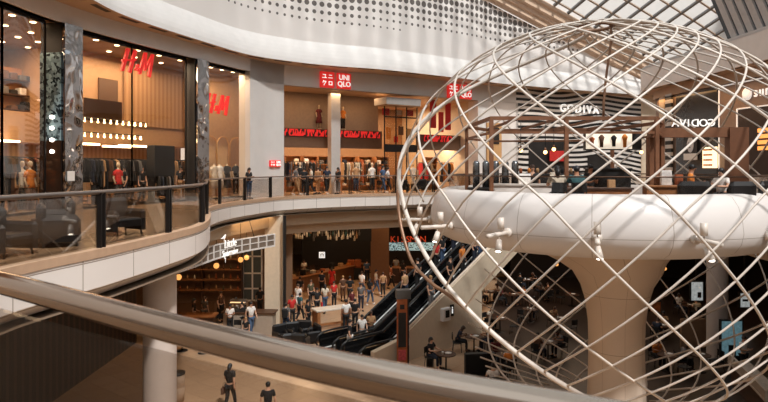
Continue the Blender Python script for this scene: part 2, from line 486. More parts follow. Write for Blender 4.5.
for k in range(6):
    a0, a1 = k / 6, (k + 1) / 6
    f = lambda a: (.55 * (a ** 1.6), 7.6 + 1.4 * a)
    (d0, z0), (d1, z1) = f(a0), f(a1)
    cv.strip(offset(LIP, d0), z0, z1, offset(LIP, d1))
struct('trim_cove', cv, WHITE, 'smooth white lip under the dotted wall', 'trim')
so = MB(); o2 = offset(LIP, 2.6); n = len(LIP)
vs = []; uvs = []; fs = []; rr = 0
rl = [0.0]
for p, q_ in zip(LIP, LIP[1:]): rl.append(rl[-1] + (q_ - p).length)
for p, q_ in zip(LIP, o2): vs += [(p.x, p.y, 7.6), (q_.x, q_.y, 7.6)]
for i in range(n - 1):
    fs.append((2 * i, 2 * i + 1, 2 * i + 3, 2 * i + 2)); uvs.append([(rl[i], 0), (rl[i], 2.6), (rl[i + 1], 2.6), (rl[i + 1], 0)])
so.add(vs, fs, uvs)
struct('ceiling_soffit', so, SOFFIT, 'tan soffit with dark slots under the white lip', 'ceiling')

# header over the shopfronts
hm = sub_poly(FACADE, -60, 250); un = sub_poly(FACADE, 284, 478)
rest = sub_poly(FACADE, 478, 518)
struct('wall_header', MB().wall(FACADE[0:2] + hm, 6.9, 7.62, .35).wall(sub_poly(FACADE, 250, 516), 6.45, 7.62, .35), HEAD, 'pale grey header band above the shopfronts', 'wall')
struct('wall_pier', MB().wall(sub_poly(FACADE, 250, 284), 0, 7.6, .8), HEAD, 'broad white pier between two shopfronts', 'wall')
struct('wall_flank', MB().wall(rest, 0, 6.5, 1.0), WHITE, 'white wall beside the striped shopfront', 'wall')

# cornice that climbs along the top of the dotted wall, and the skylight above it
C2 = Vector((24.5, 52.0, 8.0)); C1 = Vector((7.5, 42.4, 13.35)); dirL = (C1 - C2).normalized()
C0 = C2 + dirL * 48
nh = Vector((dirL.y, -dirL.x, 0)).normalized()
if nh.y > 0: nh = -nh
co = MB()
prof = [(0, -.1), (0, .15), (.35, .3), (.35, .75), (.6, .85), (.6, 1.2), (1.0, 1.35), (1.0, 1.95), (1.25, 2.1), (1.25, 2.45)]
vs = []
for P in (C2, C0):
    for (a, z) in prof: vs.append(P + nh * a * .68 + Vector((0, 0, z * .68)))
m_ = len(prof)
co.add(vs, [(i, i + 1, m_ + i + 1, m_ + i) for i in range(m_ - 1)])
struct('trim_cornice', co, mat('cornice_plaster', (216, 186, 160), .6), 'stepped tan cornice under the skylight', 'trim')
# skylight
S0 = C2 + nh * .83 + Vector((0, 0, 1.64))
ex = dirL; ey = (nh * .92 + Vector((0, 0, .39))).normalized(); ez = ex.cross(ey).normalized()
if ez.z < 0: ez = -ez
LX, LY = 52.0, 50.0
def sky(a, c, h=0): return S0 + ex * a + ey * c + ez * h
def clip_bar(a0, c0, da, dc):
    t0, t1 = -1e9, 1e9
    for o_, d_, L in ((a0, da, LX), (c0, dc, LY)):
        ta, tb = (-o_) / d_, (L - o_) / d_
        t0 = max(t0, min(ta, tb)); t1 = min(t1, max(ta, tb))
    return (t0, t1) if t1 - t0 > .3 else None
big = MB(); thin = MB()
Lt = 1.47
def bar_(mb, p, q_, wd, hh):
    d = (q_ - p).normalized(); s_ = d.cross(ez).normalized()
    vs = [P + s_ * (x * wd) + ez * y for P in (p, q_) for x, y in ((-1, 0), (1, 0), (1, hh), (-1, hh))]
    mb.add(vs, [(0, 1, 5, 4), (1, 2, 6, 5), (2, 3, 7, 6), (3, 0, 4, 7)])
k = 0.0
while k < LX: bar_(big, sky(k, 0), sky(k, LY), .10, .16); k += Lt
k = .4
while k < LY: bar_(thin, sky(0, k, .02), sky(LX, k, .02), .06, .12); k += Lt
sk = empty('window_skylight'); sk['kind'] = 'structure'; sk['label'] = 'diamond lattice glass skylight over the atrium'; sk['category'] = 'window'
big.build('rafter_lattice', mat('skylight_grey', (120, 116, 112), .5, .3), sk)
thin.build('glazing_bar_lattice', mat('skylight_tan', (166, 144, 126), .5, .2), sk)
gb = MB(); gb.add([sky(0, 0, .4), sky(LX, 0, .4), sky(LX, LY, .4), sky(0, LY, .4)], [(0, 1, 2, 3)])
q = NT('skylight_glass'); nt = q.t; nt.nodes.remove(q.b)
tr = q.n('ShaderNodeBsdfTransparent'); tr.inputs[0].default_value = (.9, .92, .92, 1)
q.l(tr.outputs[0], nt.nodes['Material Output'].inputs['Surface'])
gb.build('glass_pane', q.m, sk)

# outer walls of the building and the roofs that surround the skylight
for nm, lab, box in (('wall_outer_west', 'outer wall behind the fashion stores', ((-26, 25, 18), (.3, 74, 52))), ('wall_outer_east', 'outer wall behind the eyewear stores', ((38, 25, 10), (.3, 74, 36))),
                     ('wall_outer_rear', 'wall behind the viewer', ((6, -12, 7), (64, .3, 30))), ('wall_outer_north', 'outer wall behind the far stores', ((6, 60, 7), (64, .3, 30)))):
    struct(nm, MB().box(*box), HEAD, lab, 'wall')

# ------------------------------------------------------------------ the drum of the other gallery
DR = catmull([Vector(p) for p in ((17.2, 6, 0), (17.3, 16, 0), (17.3, 22, 0), (17.1, 27, 0), (16.75, 32, 0), (16.35, 35.5, 0), (16.35, 37.8, 0), (17.0, 39.6, 0), (18.4, 40.9, 0), (20.5, 41.7, 0), (26, 42.2, 0))], 8)
DRo = lambda d: offset(DR, d, -1)
struct('wall_drum', MB().strip(DR, 6.45, 7.85), mat('drum_plaster', (240, 227, 216), .6, noise=.03, nscale=2), 'rounded pale drum wall over the eyewear shops', 'wall')
cap = MB(); cap.slab(DR, DRo(2.4), 7.8, 7.95)
struct('trim_drum_cap', cap, HEAD, 'flat cap on the drum wall', 'trim')
so = MB()
def flatband(mb, A, B, z):
    n = len(A); vs = []; fs = []; uvs = []; rl = [0.0]
    for p, q_ in zip(A, A[1:]): rl.append(rl[-1] + (q_ - p).length)
    for p, q_ in zip(A, B): vs += [(p.x, p.y, z), (q_.x, q_.y, z)]
    for i in range(n - 1):
        fs.append((2 * i, 2 * i + 1, 2 * i + 3, 2 * i + 2)); uvs.append([(rl[i], 0), (rl[i], 1), (rl[i + 1], 1), (rl[i + 1], 0)])
    mb.add(vs, fs, uvs)
SOF2 = MATS['slotted_soffit']
flatband(so, DR, DRo(.75), 6.45); so.strip(DRo(.75), 5.95, 6.45); flatband(so, DRo(.75), DRo(1.2), 5.95)
struct('ceiling_drum_soffit', so, SOF2, 'tan stepped soffit with dark slots under the drum', 'ceiling')
lv = empty('wall_louvre'); lv['kind'] = 'structure'; lv['label'] = 'leaning grey louvred screen above the drum'; lv['category'] = 'wall'
lb = [p for p in DR if p.y < 30.6]
lin_b = offset(lb, .35, -1); lin_t = offset(lb, -1.3, -1)
fins = MB()
tot = 0
pts_b, pts_t = [], []
step = .62; acc = 0
for i in range(len(lin_b) - 1):
    a, b_ = lin_b[i], lin_b[i + 1]; L = (b_ - a).length
    while acc < L:
        t = acc / L
        pts_b.append(a.lerp(b_, t)); pts_t.append(lin_t[i].lerp(lin_t[i + 1], t)); acc += step
    acc -= L
for i in range(len(pts_b) - 1):
    p, t = Vector((pts_b[i].x, pts_b[i].y, 7.9)), Vector((pts_t[i].x, pts_t[i].y, 11.6))
    d = (pts_b[i + 1] - pts_b[i]).normalized() * .21; nn = Vector((-d.y, d.x, 0)).normalized() * .22
    vs = []
    for P in (p, t): vs += [P - d, P + d, P + d - nn, P - d - nn]
    fins.add(vs, [(0, 1, 5, 4), (1, 2, 6, 5), (2, 3, 7, 6), (3, 0, 4, 7), (4, 5, 6, 7)])
fins.build('louvre_slats', mat('louvre_grey', (206, 204, 202), .5), lv)
ed = pts_b[-1]; et = pts_t[-1]
MB().strip([Vector((p.x + .1, p.y, 0)) for p in pts_b], 7.9, 11.6, [Vector((p.x + .1, p.y, 0)) for p in pts_t]).build('backing_panel', mat('louvre_back', (78, 90, 98), .5, .1), lv)
MB().slab(offset(lin_t, -.1), offset(lin_t, .5), 11.5, 11.75).build('top_rail', mat('louvre_grey'), lv)
# ------------------------------------------------------------------ podium: white bowl, column, floor
PC = Vector((7.05, 20.0, 0))
bowl_prof = [(4.72, 0.0), (4.74, .84), (4.80, .93), (4.98, .93), (5.16, .86), (5.34, .62), (5.45, .28), (5.49, -.05), (5.42, -.32), (5.24, -.54), (4.95, -.68), (4.5, -.77), (3.6, -.86), (2.4, -.93)]
q = NT('bowl_panels', .38)
uv = q.n('ShaderNodeUVMap'); sp = q.n('ShaderNodeSeparateXYZ'); q.l(uv.outputs[0], sp.inputs[0])
fu = q.math('FRACT', q.math('MULTIPLY_ADD', sp.outputs[0], 18, .52))
a = q.math('LESS_THAN', fu, .009)
zz = q.math('ABSOLUTE', q.math('ADD', sp.outputs[1], .16)); b_ = q.math('LESS_THAN', zz, .008)
q.l(q.mix(q.math('MAXIMUM', a, b_), (214, 207, 202), (160, 148, 137)), q.b.inputs['Base Color'])
pod = thing('cafe_podium', 'white round bowl shaped cafe podium on a flared column inside the lattice dome', 'podium', PC)
MB().lathe(bowl_prof, n=72).build('bowl', q.m, pod)
MB().disc((0, 0, 0.0), 4.73, 48).build('deck', mat('deck_floor', (150, 118, 90), .35), pod)
cc = Vector((.50, -.50, 0))
cm = MB()
prof = [(3.3, -.84), (2.6, -.96), (2.1, -1.15), (1.7, -1.42), (1.38, -1.75), (1.12, -2.2), (.96, -2.75), (.88, -3.4), (.86, -4.3), (.88, -5.2), (.92, -6.2), (1.0, GZ)]
n = 40; vs = []; fs = []; uvs = []
for i, (r, z) in enumerate(prof):
    k = min(1, max(0, (-.8 - z) / .9)); c = cc * k
    for j in range(n):
        t = 2 * math.pi * j / n; vs.append((c.x + r * math.cos(t), c.y + r * math.sin(t), z))
for i in range(len(prof) - 1):
    for j in range(n):
        fs.append((i * n + j, i * n + (j + 1) % n, (i + 1) * n + (j + 1) % n, (i + 1) * n + j))
        uvs.append([(j / n, prof[i][1]), ((j + 1) / n, prof[i][1]), ((j + 1) / n, prof[i + 1][1]), (j / n, prof[i + 1][1])])
cm.add(vs, fs, uvs, True)
q = NT('column_panels', .5)
uv = q.n('ShaderNodeUVMap'); sp = q.n('ShaderNodeSeparateXYZ'); q.l(uv.outputs[0], sp.inputs[0])
a = q.math('LESS_THAN', q.math('FRACT', q.math('MULTIPLY_ADD', sp.outputs[0], 8, .1)), .012)
b_ = q.math('LESS_THAN', q.math('FRACT', q.math('MULTIPLY_ADD', sp.outputs[1], .55, .35)), .009)
q.l(q.mix(q.math('MAXIMUM', a, b_), (208, 188, 168), (160, 136, 114)), q.b.inputs['Base Color'])
cm.build('column', q.m, pod)
# glass screen round the deck
gs = MB().lathe([(4.86, .93), (4.86, 1.36)], n=64); gs.build('glass_screen', RAIL_GLASS, pod)
MB().tube([(4.86 * math.cos(t), 4.86 * math.sin(t), 1.37) for t in [2 * math.pi * k / 96 for k in range(97)]], .022, 6).build('screen_rail', mat('bronze_rail', (84, 62, 48), .35, .7), pod)

# ------------------------------------------------------------------ the lattice dome
DC = Vector((7.0, 20.0, .78)); DA, DBT, DBB = 6.57, 5.55, 7.2
def dome(phi, th):
    p, t = R(phi), R(th); b = DBT if th >= 0 else DBB
    r = DA * math.cos(t)
    return Vector((r * math.sin(p), -r * math.cos(p), b * math.sin(t)))
def twist(th):
    x = th / 45
    return 45.7 * x - 1.9 * x * x + 6.7 * x ** 3 - .8 * x ** 4
dm = thing('lattice_dome', 'huge egg shaped cage of crossing white tubes around the cafe podium', 'dome', DC)
ths = [-74 + (85 + 74) * k / 66 for k in range(67)]
D_EDGE = -79.5
NEAR_U = {25: -59.5, 26: -48.2, 27: -37.0, 28: -26.4, 29: -14.8, 0: -1.0, 1: 12.2}
NEAR_D = {12: -79.5, 13: -53.9, 14: -28.6, 0: -5.2, 1: 17.8}
def is_open(ph, t):
    # the cage is open below one thick edge tube on its gallery side
    d = (ph - (D_EDGE - twist(t)) + 180) % 360 - 180
    return t < -6 and -100 < d < -.5
for k in range(30):
    if 5 < k < 24 and k % 2: continue
    ph0 = NEAR_U.get(k, .2 + 12 * k)
    fine = ths if 5 < k < 24 else [-74 + 159 * j / 264 for j in range(265)]
    keep = [t for t in fine if not is_open(ph0 + twist(t), t)]
    runs_ = []
    for t in keep:
        if runs_ and t - runs_[-1][-1] < 3.2: runs_[-1].append(t)
        else: runs_.append([t])
    for rr in runs_:
        if len(rr) > 12 and fine is not ths: rr = rr[:1] + rr[4:-1:4] + rr[-1:]
        if len(rr) > 3: MB().tube([dome(ph0 + twist(t), t) for t in rr], .029, 7).build('lattice_tube', WHITE_TUBE, dm)
for k in range(15):
    ph0 = NEAR_D.get(k, -5.8 + 24 * k)
    r = .07 if k == 12 else .034
    lo = {11: -8, 10: -7, 9: -6, 8: -6}.get(k, -90)
    MB().tube([dome(ph0 - twist(t), t) for t in ths if t >= lo], r, 8).build('lattice_tube', WHITE_TUBE, dm)
MB().tube(catmull([dome(-86, 1), dome(-85, -4), dome(-82, -10), dome(-76.7, -17), dome(-66, -20.6), dome(-60.3, -21.9), dome(-54.8, -24), dome(-51.5, -26)], 5), .055, 8).build('entrance_loop', mat('brown_tube', (146, 112, 88), .4, .3), dm)  # brown paints the shade on this lattice tube into its colour
def ring(th, r, nm, m, rr=None):
    rd = DA * math.cos(R(th)); z = (DBT if th >= 0 else DBB) * math.sin(R(th))
    MB().tube([(rd * math.cos(a), rd * math.sin(a), z) for a in [2 * math.pi * k / 64 for k in range(65)]], r, 8, cap=False).build(nm, m, dm)
ring(85, .06, 'crown_ring', mat('brown_tube', (146, 112, 88), .4, .3))
ms = MB().tube([(.42, -.3, 5.52), (.50, -.25, 5.2), (.44, -.2, 4.6), (.36, -.1, 3.8), (.32, 0, 3.0), (.32, 0, 2.38)], .042, 8)
ms.build('mast', mat('brown_tube'), dm)
# arms that carry the dome, each with its lamps
for k, ph in enumerate((-91, -67, -43, -19, 5, 29)):
    p = R(ph)
    t = MB().tube([(0, -5.50, 0), (0, -6.48, -.02)], .062, 10).build('dome_arm', WHITE_TUBE, dm)
    t.location = PC + Vector((0, 0, -.12)) - DC; t.rotation_euler = (0, 0, p)
    MB().tube([(0, -5.48, 0), (0, -5.58, 0)], .125, 14).build('collar', WHITE_TUBE, t)
    MB().tube([(0, -5.85, .03), (0, -5.85, .13)], .02, 6).tube([(0, -5.85, .12), (0, -5.85, .42)], .09, 10).build('up_light', WHITE_TUBE, t)
    dl = MB().tube([(0, -5.95, -.03), (0, -5.95, -.16)], .02, 6).tube([(0, -5.93, -.16), (.05, -6.05, -.44)], [.07, .10], 10)
    dl.build('down_spot', WHITE_TUBE, t)
    MB().ball((.05, -6.05, -.44), (.08, .08, .03), 8, 4).build('lens', LED_WHITE, t)

# ------------------------------------------------------------------ railings
def railing(label, poly, posts, h=1.13, rail_r=.035, group=None, skip_glass=False):
    t = thing('glass_railing', label, 'railing', poly[0], 0, group)
    P = [p - poly[0] for p in poly]
    MB().tube([p + Vector((0, 0, h)) for p in P], rail_r, 8).build('handrail', mat('rail_steel', (128, 116, 108), .3, .7), t)
    acc = 0; nxt = 0.0
    cuts = [P[0]]
    L = sum((b - a).length for a, b in zip(P, P[1:])); nseg = max(1, round(L / posts)); stp = L / nseg
    nxt = stp
    for a, b in zip(P, P[1:]):
        l = (b - a).length
        while acc + l >= nxt - 1e-6 and len(cuts) < nseg:
            cuts.append(a.lerp(b, (nxt - acc) / l)); nxt += stp
        acc += l
    cuts.append(P[-1])
    for i, p in enumerate(cuts):
        q_ = cuts[min(i + 1, len(cuts) - 1)]; pq = cuts[max(i - 1, 0)]
        a = math.atan2((q_ - pq).y, (q_ - pq).x)
        m = MB()
        for s in (-.06, .06):
            m.box((p.x + math.cos(a) * s, p.y + math.sin(a) * s, h / 2 - .06), (.035, .10, h + .1), a)
        m.build('post', DARK_METAL, t)
    for i in range(len(cuts) - 1):
        a, b = cuts[i], cuts[i + 1]; d = (b - a).normalized() * .12
        seg = [a + d, b - d]
        MB().slab([Vector(x) for x in seg], offset(seg, .016), .1, h - .07).build('glass_panel', RAIL_GLASS, t)
    return t
edge_in = offset(EDGE, .07)
lb_ = [p for p in edge_in[:] if True]
i0 = min(range(len(edge_in)), key=lambda i: (edge_in[i] - Vector((-5.5, 6.3, 0))).length)
i1 = min(range(len(edge_in)), key=lambda i: (edge_in[i] - Vector((-4.9, 17.2, 0))).length)
i2 = min(range(len(edge_in)), key=lambda i: (edge_in[i] - Vector((13.5, 41.1, 0))).length)
railing('glass balustrade with dark twin posts around the bulging balcony nearest the first store', edge_in[i0:i1 + 1], 2.75, rail_r=.045)
railing('long glass balustrade along the far gallery in front of the stores', edge_in[i1 + 1:i2 + 1], 2.9)
# the thick brass-toned tube right before the viewer
near = catmull([Vector(p) for p in ((1.15, .18, 1.295), (.55, .575, 1.292), (.02, .87, 1.29), (-.36, 1.11, 1.295), (-.96, 1.50, 1.314), (-1.7, 2.02, 1.315), (-2.6, 2.72, 1.315))], 10)
nr = thing('tube_railing', 'thick polished metal tube handrail over a glass panel, closest to the viewer', 'railing', (0, 1.0, 0))
off = Vector((0, 1.0, 0))
q = NT('brushed_bronze', .10, 1.0)
q.b.inputs['Base Color'].default_value = (*lin((176, 158, 142)), 1); q.b.inputs['Anisotropic'].default_value = .3
MB().tube([p - off for p in near], .0275, 24).build('handrail', q.m, nr)
b2 = [Vector((p.x, p.y, 0)) - off for p in near]
MB().slab(b2, offset(b2, .016), .1, 1.25).build('glass_panel', glass('near_glass', (226, 222, 218), .02, fres=.08), nr)
# ------------------------------------------------------------------ helpers for shop contents
def proj(poly, u, d=0.0, side=1):
    """point on a plan line at sight line u, moved outward by d; returns point and heading of the line"""
    p, a = at_u(offset(poly, d, side) if d else poly, u)
    return Vector(p), a
GARM = {k: mat('cloth_' + k, c, .85, noise=.15, nscale=14) for k, c in dict(black=(26, 25, 26), navy=(34, 40, 56), grey=(104, 100, 98), cream=(214, 200, 180), tan=(176, 136, 96), brown=(92, 62, 44), red=(196, 44, 40), white=(232, 226, 220), olive=(84, 80, 58), blue=(70, 92, 124), rust=(160, 84, 46), denim=(64, 84, 112), orange=(206, 122, 48), pink=(206, 150, 144), teal=(52, 92, 96), maroon=(98, 34, 36)).items()}
def garment_mesh(ln=.85, w_=.44):
    b = MB(); t = .05
    out = [(-.06, 0), (.06, 0), (w_ / 2, -.07), (w_ / 2 + .07, -.5), (w_ / 2 - .02, -.52), (w_ / 2 - .03, -.2), (w_ / 2 - .02, -ln), (-w_ / 2 + .02, -ln), (-w_ / 2 + .03, -.2), (-w_ / 2 + .02, -.52), (-w_ / 2 - .07, -.5), (-w_ / 2, -.07)]
    b.prism(out, t, Matrix.Identity(4))
    return b
_gproto = {}
def garment(c, ln, loc, rz, label, grp):
    key = (c, ln)
    if key not in _gproto:
        o = garment_mesh(ln).build('hanging_garment', GARM[c]); _gproto[key] = o
    else:
        o = _gproto[key].copy(); COL.objects.link(o)
    o.location = loc; o.rotation_euler = (0, 0, rz)
    tag(o, label, 'garment', grp)
    return o
_rproto = {}
def rack(loc, rz, colors, where, n=7, L=1.5, h=2.0, top=True):
    t = thing('clothes_rack', 'steel clothes rail ' + where, 'clothes rack', loc, rz)
    if L not in _rproto:
        f = MB()
        for s in (-1, 1):
            f.tube([(s * L / 2, 0, .05), (s * L / 2, 0, h)], .018, 6)
        f.tube([(-L / 2, 0, h), (L / 2, 0, h)], .018, 6)
        a = f.build('rail_frame', DARK_METAL, t)
        g = MB()
        for s in (-1, 1): g.box((s * L / 2, 0, .025), (.06, .5, .05))
        b = g.build('foot_bar', DARK_METAL, t); _rproto[L] = (a, b)
    else:
        for q in _rproto[L]:
            c = q.copy(); COL.objects.link(c); c.parent = t
    M = Matrix.Rotation(rz, 4, 'Z')
    for i in range(n):
        c = colors[i % len(colors)]
        p = Vector(loc) + M @ Vector(((i + .5) / n * (L - .16) - L / 2 + .08, 0, h - .03))
        garment(c, rnd.choice((.95, 1.15, 1.4)), p, rz + R(90 + rnd.uniform(-14, 14)), {'black': 'black', 'navy': 'navy'}.get(c, c) + ' garment hanging on the rail ' + where, 'garments on the rail ' + where)
    return t
_mq = {}
def bust(loc, rz, cloth, label, full=False, sc=1.0, skin=None):
    """shop mannequin: full figure or torso on a stand"""
    t = thing('mannequin', label, 'mannequin', loc, rz)
    body = MB(); sk = skin or mat('mannequin_cream', (214, 190, 160), .5, noise=.03)
    tor = [(.02, .98), (.14, .98), (.17, 1.06), (.125, 1.22), (.16, 1.38), (.175, 1.46), (.10, 1.53), (.05, 1.56), (.045, 1.64)]
    def ell(prof, sx, sy):
        b = MB(); b.lathe(prof, n=14); b.v = [(x * sx, y * sy, z) for x, y, z in b.v]; return b
    tb = ell(tor, 1.05, .72)
    if full:
        tb.ball((0, -.01, 1.74), (.075, .095, .12), 10, 8)
        for s in (-1, 1):
            tb.tube([(s * .09, 0, .98), (s * .10, -.02, .52), (s * .10, .01, .10)], [.085, .06, .04], 8)
            tb.box((s * .10, -.05, .04), (.08, .22, .06))
    else:
        tb.tube([(0, 0, .05), (0, 0, 1.0)], .02, 8).lathe([(0, .0), (.2, .0), (.18, .03), (.02, .06)], n=16)
    for s in (-1, 1):
        tb.tube([(s * .18, 0, 1.44), (s * .235, .02, 1.18), (s * .23, -.08, .92)], [.05, .042, .03], 7)
    tb.build('figure', sk, t)
    top = ell([(.0, .90), (.19, .90), (.165, 1.05), (.14, 1.22), (.178, 1.38), (.19, 1.46), (.09, 1.54)], 1.08, .80)
    for s in (-1, 1): top.tube([(s * .17, 0, 1.46), (s * .225, .01, 1.27)], [.07, .062], 8)
    top.build('shirt', GARM[cloth[0]], t)
    if len(cloth) > 1:
        if cloth[1] == 'skirt':
            ell([(.16, 1.02), (.2, .9), (.27, .45), (.0, .45)], 1, .8).build('skirt', GARM[cloth[0]], t)
        else:
            b = MB()
            for s in (-1, 1): b.tube([(s * .085, 0, 1.0), (s * .10, -.02, .52), (s * .10, .01, .12)], [.115, .085, .065], 8)
            b.build('trousers', GARM[cloth[1]], t)
    t.scale = (sc, sc, sc)
    return t
def downlights(pts, z, label, grp, r=.09):
    src = None
    for p in pts:
        if src is None:
            src = MB().lathe([(0, -.012), (r, -.012), (r * 1.25, 0)], n=12).build('ceiling_downlight', LED)
            o = src
        else:
            o = src.copy(); COL.objects.link(o)
        o.location = (p.x, p.y, z); tag(o, label, 'ceiling light', grp)

# ------------------------------------------------------------------ fashion store with the red script sign
HF = FACADE[0:2] + sub_poly(FACADE, -60, 250)
HFX = FACADE[0:2] + sub_poly(FACADE, -60, 272)
b = MB(); flatband(b, offset(HFX, .1), offset(HFX, 9.2), 6.9)
CEIL_WARM = mat('warm_ceiling', (140, 108, 80), .55, noise=.05)
struct('ceiling_fashion_store', b, CEIL_WARM, 'warm brown ceiling of the fashion store', 'ceiling')
struct('wall_fashion_back', MB().strip(offset(HFX, 9), 0, 6.9), RIB_WOOD, 'ribbed timber back wall of the fashion store', 'wall')
TANWALL = mat('tan_wall', (188, 148, 110), .6, noise=.05)
# mezzanine volume with hanging light rows
mz = sub_poly(offset(FACADE, 3.4), 62, 200)
b = MB(); b.wall(mz, 2.75, 6.9, 4.0)
struct('wall_mezzanine', b, TANWALL, 'tan mezzanine block hanging over the sales floor', 'wall')
b = MB(); rp = sub_poly(offset(FACADE, 3.3), 124, 188); b.strip(rp, 3.7, 6.6)
struct('trim_ribbed_panel', b, RIB_WOOD, 'ribbed timber cladding on the mezzanine front', 'trim')
p, a = proj(FACADE, 108, 3.36)
b = MB(); b.box((p.x, p.y, 4.75), (1.1, .1, 2.1), a)
struct('door_mezzanine', b, mat('door_brown', (98, 72, 52), .5), 'dark doorway on the mezzanine level', 'door')
b = MB(); b.wall(sub_poly(offset(FACADE, 3.1), 84, 122), 3.75, 4.75, .04)
struct('trim_mezzanine_guard', b, mat('bronze_glass', (70, 50, 38), .1, .5), 'bronze guard in front of the mezzanine doorway', 'trim')
# left part: shelf wall at mezzanine height
b = MB(); b.wall(sub_poly(offset(FACADE, 4.6), -40, 50), 2.7, 4.0, 3.0)
struct('wall_mezzanine_front', b, TANWALL, 'tan mezzanine front beside the mosaic pillar', 'wall')
SHELFX = []
sp_ = sub_poly(offset(FACADE, 5.2), -20, 30)
su = thing('display_shelf', 'long dark display shelving full of folded clothes on the upper level', 'shelf', sp_[0])
P0 = sp_[0]; loc_ = [Vector(p - P0) for p in sp_]
for i, z in enumerate((4.1, 4.75, 5.4)):
    MB().slab(loc_, offset(loc_, .5), z, z + .05).build('shelf_board', DARK_WOOD, su)
MB().slab(offset(loc_, .5), offset(loc_, .55), 4.0, 6.0).build('back_panel', mat('lit_back', (176, 120, 70), .6), su)
k = 0
for z in (4.15, 4.80, 5.45):
    for i in range(0, len(sp_) - 1):
        p0, p1 = offset(sp_, .25)[i], offset(sp_, .25)[i + 1]
        n_ = max(1, int((p1 - p0).length / .45))
        for j in range(n_):
            if rnd.random() < .2: continue
            p = p0.lerp(p1, (j + .5) / n_); hgt = rnd.uniform(.16, .42); c = rnd.choice(('black', 'grey', 'cream', 'brown', 'navy', 'white', 'tan'))
            an = math.atan2((p1 - p0).y, (p1 - p0).x)
            o = MB().rbox((0, 0, hgt / 2), (.32, .34, hgt), 0, .03).build('folded_clothes', GARM[c]); o.location = (p.x, p.y, z); o.rotation_euler = (0, 0, an)
            row = {4.15: 'bottom', 4.80: 'middle', 5.45: 'top'}[z]
            tag(o, '%s folded clothes on the %s board of the upper level shelving' % (c, row), 'clothes', '%s folded clothes on the %s board' % (c, row))
# downlights of the store ceiling
pts = []
for d in (1.0, 2.4):
    for u in range(-30, 186, 21 if d < 2 else 26):
        if 44 < u < 84: continue
        pts.append(proj(FACADE, u + (9 if d > 2 else 0), d)[0])
for d, us in ((3.6, (-5, 18, 38)), (5.0, (2, 28)), (1.0, (211, 222, 233, 244))):
    for u in us: pts.append(proj(FACADE, u, d)[0])
downlights(pts, 6.88, 'small round downlight in the brown ceiling of the fashion store', 'downlights in the fashion store ceiling')
# bulbs in rows
for z, lab in ((3.62, 'upper double row of bare bulbs under the tan mezzanine'), (2.98, 'lower double row of bare bulbs under the tan mezzanine')):
    base, a = proj(FACADE, 80, 2.2)
    t = thing('bulb_rail', lab, 'light', (base.x, base.y, z))
    for dd, dz in ((2.2, 0), (2.75, .05)):
        ln = sub_poly(offset(FACADE, dd), 76, 146 if z > 3 else 142)
        MB().tube([Vector((p.x - base.x, p.y - base.y, .16 + dz)) for p in ln], .02, 6).build('rail', DARK_METAL, t)
        tot = sum((q - p).length for p, q in zip(ln, ln[1:])); acc = 0; nx = .1
        first = None
        for p, q in zip(ln, ln[1:]):
            l = (q - p).length
            while nx < acc + l:
                c = p.lerp(q, (nx - acc) / l)
                if first is None:
                    first = MB().ball((0, 0, 0), .046, 8, 6).tube([(0, 0, .05), (0, 0, .15)], .02, 6).build('bulb', mat('bulb_glow', (255, 224, 168), .4, emit=6, noise=0), t); o = first
                else:
                    o = first.copy(); COL.objects.link(o)
                o.location = (c.x - base.x, c.y - base.y, dz); nx += .36
            acc += l
# light strips under the mezzanine
for u0, u1, d in ((84, 100, 3.5), (120, 168, 3.5), (104, 132, 5.0), (-10, 20, 4.2)):
    ln = sub_poly(offset(FACADE, d), u0, u1)
    t = MB(); t.slab(ln, offset(ln, .12), 2.66, 2.745)
    o = t.build('light_strip', LED)
    tag(o, {84: 'short light strip under the mezzanine beside the rippled pillar', 120: 'long light strip on the mezzanine edge over the clothes rails', 104: 'deep set light strip over the inner clothes rails', -10: 'light strip over the rails beyond the mosaic pillar'}[u0], 'light strip')
# pillars clad in rippled steel
for (u0, uc, u1, nm, sidem) in ((46, 62, 80, 'first', MOSAIC), (186, 195.5, 207, 'second', NEAR_BLACK)):
    fr = sub_poly(FACADE, uc, u1)
    pl = empty('wall_pillar_' + nm); pl['kind'] = 'structure'; pl['label'] = nm + ' storefront pillar clad in rippled mirror steel'; pl['category'] = 'pillar'
    fo = offset(fr, -.12)
    dp = .9 if nm == 'first' else .62
    MB().wall(fr, 0, 6.9, dp).build('core', DARK_METAL, pl)
    MB().wall(offset(fr, -.13), .0, 6.88, .12).build('steel_cladding', CHROME_WAVE, pl)
    t0 = (fr[1] - fr[0]).normalized(); nn = Vector((-t0.y, t0.x, 0))
    A = fr[0] - t0 * .03; B = A + nn * dp
    MB().slab([A, B], [A - t0 * .03, B - t0 * .03], 0 if nm == 'second' else 2.6, 6.9 if nm == 'second' else 5.8).build('side_cladding', sidem, pl)
    if nm == 'first':
        MB().slab([A, B], [A - t0 * .03, B - t0 * .03], 0, 2.6).build('lower_side_cladding', mat('bronze_glass'), pl)
        t = thing('wall_lamp', 'column of round white lamps on the mosaic side of the first pillar', 'lamp', (A - t0 * .06))
        for z in (2.2, 2.62, 3.05, 3.45):
            MB().ball(nn * .35 + Vector((0, 0, z)), (.09, .06, .07), 10, 6).build('lamp_globe', LED_WHITE, t)
# glazing
win = 1
for u0, u1 in ((-56, 2), (2, 45), (81, 132), (132, 186), (208, 249)):
    ln = sub_poly(offset(FACADE, .35), u0, u1)
    w_ = empty('window_%d' % win); win += 1; w_['kind'] = 'structure'; w_['label'] = 'tall shopfront window of the fashion store'; w_['category'] = 'window'
    MB().strip(ln, 0.05, 6.85).build('glass_pane', SHOP_GLASS, w_)
    for e in (ln[0], ln[-1]):
        MB().box((e.x, e.y, 3.45), (.05, .07, 6.8)).build('mullion', DARK_METAL, w_)
    MB().wall(ln, 6.75, 6.9, .06).wall(ln, 0, .08, .06).build('window_frame', DARK_METAL, w_)
